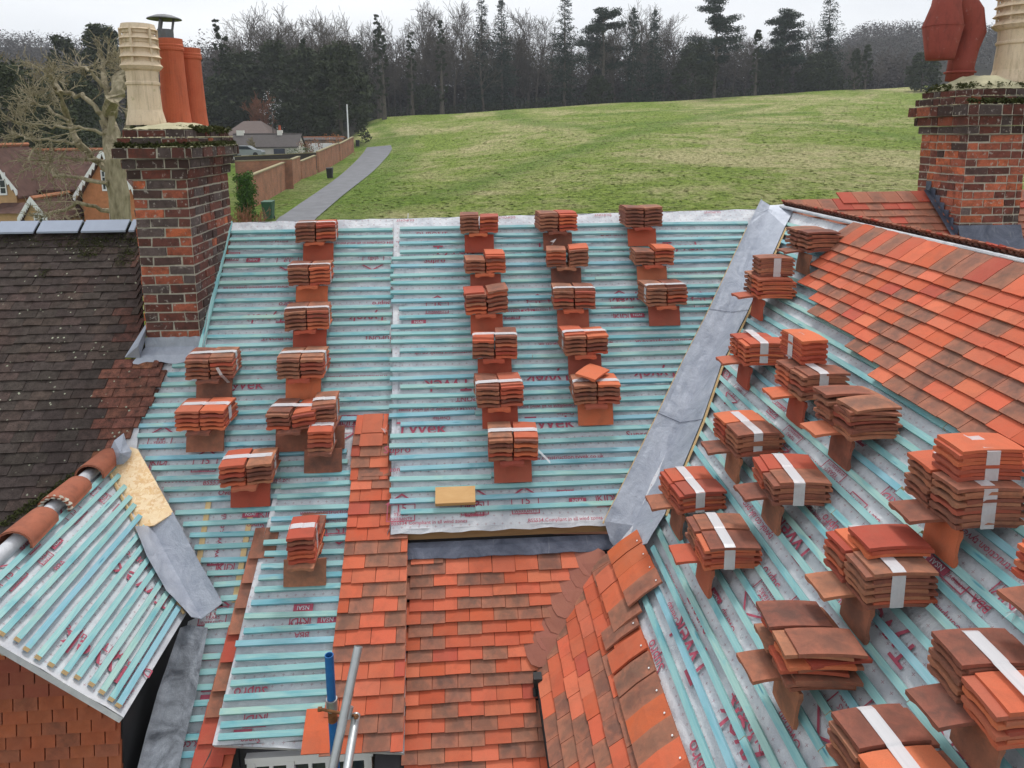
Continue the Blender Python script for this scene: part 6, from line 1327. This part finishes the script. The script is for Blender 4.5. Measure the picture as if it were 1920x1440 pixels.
tag(mb.build('bramble', M_barkr), 'tangle of russet bramble stems at the foot of the ivy bush', 'shrub')
for k, (px, D, top, lb) in enumerate(((585, 100, 262, 'bare russet shrub behind the garden wall gateway'), (560, 104, 272, 'clipped dark green shrub behind the garden wall'), (625, 112, 250, 'orange-leaved beech hedge clump near the far wall end'))):
    b = ground_at(px, D); mb = MB(); R.seed(k)
    for _ in range(30): leafcloud(mb, b+Vector((R.gauss(0, 1.2), R.gauss(0, .6), R.uniform(.2, hgt(top, b)))), .5, 20, .25)
    e = empty('shrub', b, lb, 'shrub'); mb.build('foliage', (M_barkr, M_hedge, simple('beech_leaf', (0.35, 0.15, 0.06), .9, 0, .3, 2, 0))[k], e); mb = MB(); mb.tube([b, b+Vector((0, 0, 1))], .05, 5); mb.build('stem', M_bark, e)
# houses
def gable_block(e, x0, x1, y0, y1, ze, zr_, axis, wall, roof, zb=-1, ov=.25, wname='wall', rname='roof', rid=None):
    mb = MB(); mb.abox(x0, x1, y0, y1, zb, ze)
    if axis == 'x': ym = (y0+y1)/2; mb.face([(x0, y0, ze), (x0, ym, zr_), (x0, y1, ze)]); mb.face([(x1, y1, ze), (x1, ym, zr_), (x1, y0, ze)])
    else: xm = (x0+x1)/2; mb.face([(x1, y0, ze), (xm, y0, zr_), (x0, y0, ze)]); mb.face([(x0, y1, ze), (xm, y1, zr_), (x1, y1, ze)])
    mb.build(wname, wall, e); mb = MB(); t = .12
    def sheet_(P): mb.add(P+[(p[0], p[1], p[2]-t) for p in P], [(0, 1, 2, 3), (7, 6, 5, 4), (0, 4, 5, 1), (1, 5, 6, 2), (2, 6, 7, 3), (3, 7, 4, 0)])
    if axis == 'x':
        k = (zr_-ze)/(ym-y0); sheet_([(x0-ov, y0-ov, ze-ov*k+.06), (x1+ov, y0-ov, ze-ov*k+.06), (x1+ov, ym, zr_+.06), (x0-ov, ym, zr_+.06)]); sheet_([(x1+ov, y1+ov, ze-ov*k+.06), (x0-ov, y1+ov, ze-ov*k+.06), (x0-ov, ym, zr_+.06), (x1+ov, ym, zr_+.06)])
    else:
        k = (zr_-ze)/(xm-x0); sheet_([(x0-ov, y1+ov, ze-ov*k+.06), (x0-ov, y0-ov, ze-ov*k+.06), (xm, y0-ov, zr_+.06), (xm, y1+ov, zr_+.06)]); sheet_([(x1+ov, y0-ov, ze-ov*k+.06), (x1+ov, y1+ov, ze-ov*k+.06), (xm, y1+ov, zr_+.06), (xm, y0-ov, zr_+.06)])
    r_ = mb.build(rname, roof, e); mb = MB()
    if axis == 'x': mb.tube([(x0-ov, ym, zr_+.08), (x1+ov, ym, zr_+.08)], .12, 6)
    else: mb.tube([(xm, y0-ov, zr_+.08), (xm, y1+ov, zr_+.08)], .12, 6)
    mb.build('ridge_tiles', rid or simple('terracotta_ridge', (0.36, 0.15, 0.08), .9, 0, .2, 3, 0), r_); return r_
def barge(e, xm, x0, x1, y, za, ze):
    mb = MB()
    for xs_, s in ((x0, -1), (x1, 1)):
        n = 9
        for i in range(n):
            a, b = Vector((lerp(xm, xs_, i/n), y, lerp(za, ze, i/n))), Vector((lerp(xm, xs_, (i+1)/n), y, lerp(za, ze, (i+1)/n))); m = a.lerp(b, .5)
            P = [a+Vector((0, 0, .08)), b+Vector((0, 0, .08)), b-Vector((0, 0, .12)), m-Vector((0, 0, .34)), a-Vector((0, 0, .12))]; mb.face(P if s < 0 else P[::-1]); mb.face([p+Vector((0, .04, 0)) for p in (P[::-1] if s < 0 else P)])
    mb.build('bargeboard', M_wht, e)
def swin(e, x, y, z, w_, h_, nx_=2, nz_=3):
    mb = MB(); gl = MB(); mb.abox(x-w_/2, x+w_/2, y-.06, y-.02, z, z+.10); mb.abox(x-w_/2, x+w_/2, y-.06, y-.02, z+h_-.08, z+h_)
    for i in range(nx_+1): q = x-w_/2+.03+(w_-.06)*i/nx_; mb.abox(q-.03, q+.03, y-.055, y-.022, z+.101, z+h_-.081)
    for i in range(1, nz_): q = z+h_*i/nz_; mb.abox(x-w_/2+.061, x+w_/2-.061, y-.05, y-.025, q-.02, q+.02)
    gl.abox(x-w_/2+.02, x+w_/2-.02, y-.021, y-.010, z+.05, z+h_-.03); o = mb.build('window', M_wht, e); gl.build('pane', M_gls, o)
H1 = empty('brick_house', Vector((xat(100, 42), 42, 0)), 'orange brick cottage with plum tiled roof and white scalloped bargeboards, behind the pollard', 'house')
gable_block(H1, xat(-120, 42, 300), xat(172, 42, 300), 41.2, 46.8, zat(352, 41.2, 60), zat(284, 44, 60), 'x', M_hy, M_hroof)
xl, xr = xat(150, 40.6, 330), xat(252, 40.6, 330); gable_block(H1, xl, xr, 40.6, 47, zat(364, 40.6, 200), zat(286, 40.6, 200), 'y', M_hbrk, M_hroof, wname='cross_wing_wall', rname='cross_wing_roof'); barge(H1, (xl+xr)/2, xl-.3, xr+.3, 40.2, zat(283, 40.3, 200), zat(369, 40.3, 200))
swin(H1, xat(199, 40.6, 340), 40.6, zat(358, 40.6, 200), .46, 1.15); swin(H1, xat(213, 40.6, 405), 40.6, zat(425, 40.6, 200), .4, 1.0)
xl, xr = xat(-75, 39.4, 330), xat(26, 39.4, 330); gable_block(H1, xl, xr, 39.4, 43, zat(356, 39.4, 0), zat(275, 39.4, 0), 'y', M_hy, M_hroof, wname='left_wing_wall', rname='left_wing_roof'); barge(H1, (xl+xr)/2, xl-.3, xr+.3, 39.0, zat(270, 39.1, 0), zat(360, 39.1, 0)); swin(H1, xat(0, 39.4, 350), 39.4, zat(366, 39.4, 0), .7, 1.2)
xl, xr = xat(43, 37.6, 390), xat(84, 37.6, 390); gable_block(H1, xl, xr, 37.6, 41, zat(408, 37.6, 60), zat(374, 37.6, 60), 'y', M_hy, M_hroof, wname='porch_wall', rname='porch_roof', ov=.15); barge(H1, (xl+xr)/2, xl-.2, xr+.2, 37.35, zat(371, 37.4, 60), zat(411, 37.4, 60)); swin(H1, xat(74, 37.6, 410), 37.6, zat(432, 37.6, 60), .5, .9)
mb = MB(); mb.abox(xat(-30, 38.4, 390), xat(38, 38.4, 390), 38.4, 40, -1, zat(398, 38.4, 20)); mb.build('bay_wall', M_hy, H1); mb = MB(); a, b, z1, z2 = xat(-40, 38.3, 390), xat(42, 38.3, 390), zat(400, 38.3, 20), zat(380, 39.4, 20); mb.face([(a, 38.2, z1), (b, 38.2, z1), (b-.5, 39.4, z2), (a+.5, 39.4, z2)]); mb.face([(b, 38.2, z1), (b, 39.9, z1), (b-.5, 39.4, z2)]); mb.build('bay_roof', M_hroof, H1)
mb = MB(); q = (xat(9, 46, 270), 46); mb.abox(q[0]-.35, q[0]+.35, 45.6, 46.3, 2, zat(277, 46, 9)); mb.lathe(Matrix.Translation((q[0], 45.9, zat(277, 46, 9))), [(.18, 0), (.16, .5), (.2, .55), (.2, .62), (.14, .62)], 12); mb.build('chimney', simple('sooty_brick', (0.07, 0.055, 0.05), .9, 0, .3, 4, 0), H1)
H2 = empty('white_bungalow', Vector((xat(500, 108), 108, 2)), 'long low white bungalow with a dark roof and two white chimneys beyond the garden walls', 'house')
Y2 = 106.0; gable_block(H2, xat(432, Y2, 280), xat(557, Y2, 280), Y2, Y2+5, zat(274, Y2, 500), zat(252, Y2+2.5, 500), 'x', simple('cream_render', (0.62, 0.60, 0.53), .9, 0, .06, 1, 0), M_groof, rid=M_groof)
for px, w_ in ((451, .5), (525, .35)):
    mb = MB(); x = xat(px, Y2+2.5, 250); mb.abox(x-w_, x+w_, Y2+2.2, Y2+2.9, zat(256, Y2, 500), zat(244, Y2, 500)); q = mb.build('chimney', simple('white_chimney_render', (0.7, 0.69, 0.64), .9, 0, .05, 1, 0), H2)
    if px == 525: mb = MB(); mb.lathe(Matrix.Translation((x, Y2+2.5, zat(244, Y2, 500))), [(.2, 0), (.16, .7), (.12, .7)], 10); mb.build('chimney_pot', M_red, q)
mb = MB(); mb.abox(xat(515, Y2, 280), xat(534, Y2, 280), Y2-.6, Y2-.05, 0, zat(279, Y2, 500)); mb.build('porch', simple('slate_blue_paint', (0.05, 0.06, 0.08), .6, 0, .2, 2, 0), H2)
for px in (455, 463, 470): swin(H2, xat(px, Y2, 283), Y2, zat(286, Y2, 460), .45, .45, 2, 2)
H3 = empty('hip_roofed_house', Vector((xat(470, 128), 128, 3)), 'house with a broad grey-brown hipped roof behind the white bungalow', 'house'); mb = MB(); Y3 = 124
a, b = xat(415, Y3, 240), xat(508, Y3, 240); z1, z2 = zat(254, Y3, 460), zat(227, Y3+5, 460); mb.abox(a+.5, b-.5, Y3+.5, Y3+9, 0, z1+.1); mb.build('wall', M_hy, H3); mb = MB(); c, d = xat(440, Y3, 230), xat(474, Y3, 230)
mb.face([(a, Y3, z1), (b, Y3, z1), (d, Y3+5, z2), (c, Y3+5, z2)]); mb.face([(b, Y3, z1), (b, Y3+10, z1), (d, Y3+5, z2)]); mb.face([(a, Y3+10, z1), (a, Y3, z1), (c, Y3+5, z2)]); mb.face([(b, Y3+10, z1), (a, Y3+10, z1), (c, Y3+5, z2), (d, Y3+5, z2)]); mb.build('roof', simple('brown_grey_roof', (0.13, 0.10, 0.09), .9, 0, .25, 2, .2), H3)
H4 = empty('garden_shed', Vector((xat(600, 104), 104, 2)), 'small brick outbuilding with a round white plaque beyond the wall', 'shed'); gable_block(H4, xat(561, 116, 270), xat(640, 116, 270), 116, 120, zat(262, 116, 600), zat(258, 118, 600), 'x', M_bw, M_groof); mb = MB(); mb.tube([(xat(568, 116, 275), 115.9, zat(275, 116, 568)), (xat(568, 116, 275), 115.85, zat(275, 116, 568))], .25, 16); mb.build('plaque', M_wht, H4); mb = MB(); mb.abox(xat(579, 112, 270), xat(626, 112, 270), 111, 113, 0, zat(269, 112, 600)); mb.build('white_store', M_wht, H4)
# silver car by the bungalow
cq = Vector((xat(463, 96, 285), 96, zat(294, 96, 463))); car = empty('parked_car', cq, 'silver car whose roof shows above the dark wall in front of the bungalow', 'car', None); M0 = Matrix.Translation(cq)
def prof_ex(prof, y0, y1): 
    mb = MB(); n = len(prof); V = [M0 @ Vector((x, y0, z)) for x, z in prof]+[M0 @ Vector((x, y1, z)) for x, z in prof]; mb.add(V, [tuple(range(n)), tuple(range(n, 2*n))[::-1]]+[(i, n+i, n+(i+1) % n, (i+1) % n) for i in range(n)]); return mb
M_car = simple('silver_car_paint', (0.35, 0.38, 0.41), .3, .4, .05, 2, 0)
prof_ex([(-2.1, .25), (2.1, .25), (2.15, .6), (2.0, .85), (1.1, .95), (.35, 1.42), (-1.0, 1.46), (-1.9, 1.0), (-2.15, .8)], -.85, .85).build('body', M_car, car); prof_ex([(.95, .96), (.33, 1.36), (-.95, 1.40), (-1.65, 1.0)], -.87, .87).build('window_glass', M_gls, car)
for x in (-1.3, 1.3):
    for y in (-.86, .72): mb = MB(); mb.tube([cq+Vector((x, y, .3)), cq+Vector((x, y+.16, .3))], .32, 16); mb.build('wheel', M_blk, car)
# small red bench at the top of the meadow
bq = ghit(1030, 199); bn = empty('bench', bq, 'tiny red-brown bench on the meadow crest below the tallest spruce', 'bench'); mb = MB(); mb.box(Matrix.Translation(bq+Vector((0, 0, .5))), 1.7, .45, .07); mb.build('seat', M_rust, bn); mb = MB(); mb.box(Matrix.Translation(bq+Vector((0, .25, .85))), 1.7, .06, .4); mb.build('backrest', M_rust, bn)
for s in (-.7, .7): mb = MB(); mb.box(Matrix.Translation(bq+Vector((s, 0, .23))), .08, .4, .46); mb.build('leg', M_rust, bn)
# ------------------------------------------------------------------ thin winter air
M = bpy.data.materials.new('winter_air'); M.use_nodes = True; M.node_tree.nodes.remove(M.node_tree.nodes['Principled BSDF'])
pv = M.node_tree.nodes.new('ShaderNodeVolumePrincipled'); pv.inputs['Density'].default_value = .00035; pv.inputs['Color'].default_value = (.82, .87, .95, 1); pv.inputs['Anisotropy'].default_value = .2
M.node_tree.links.new(pv.outputs[0], M.node_tree.nodes['Material Output'].inputs['Volume'])
mb = MB(); mb.abox(-1600, 1600, -70, 3100, -10, 170); hz_ = mb.build('haze', M); tag(hz_, 'thin pale winter haze over the valley', 'haze', kind='stuff')
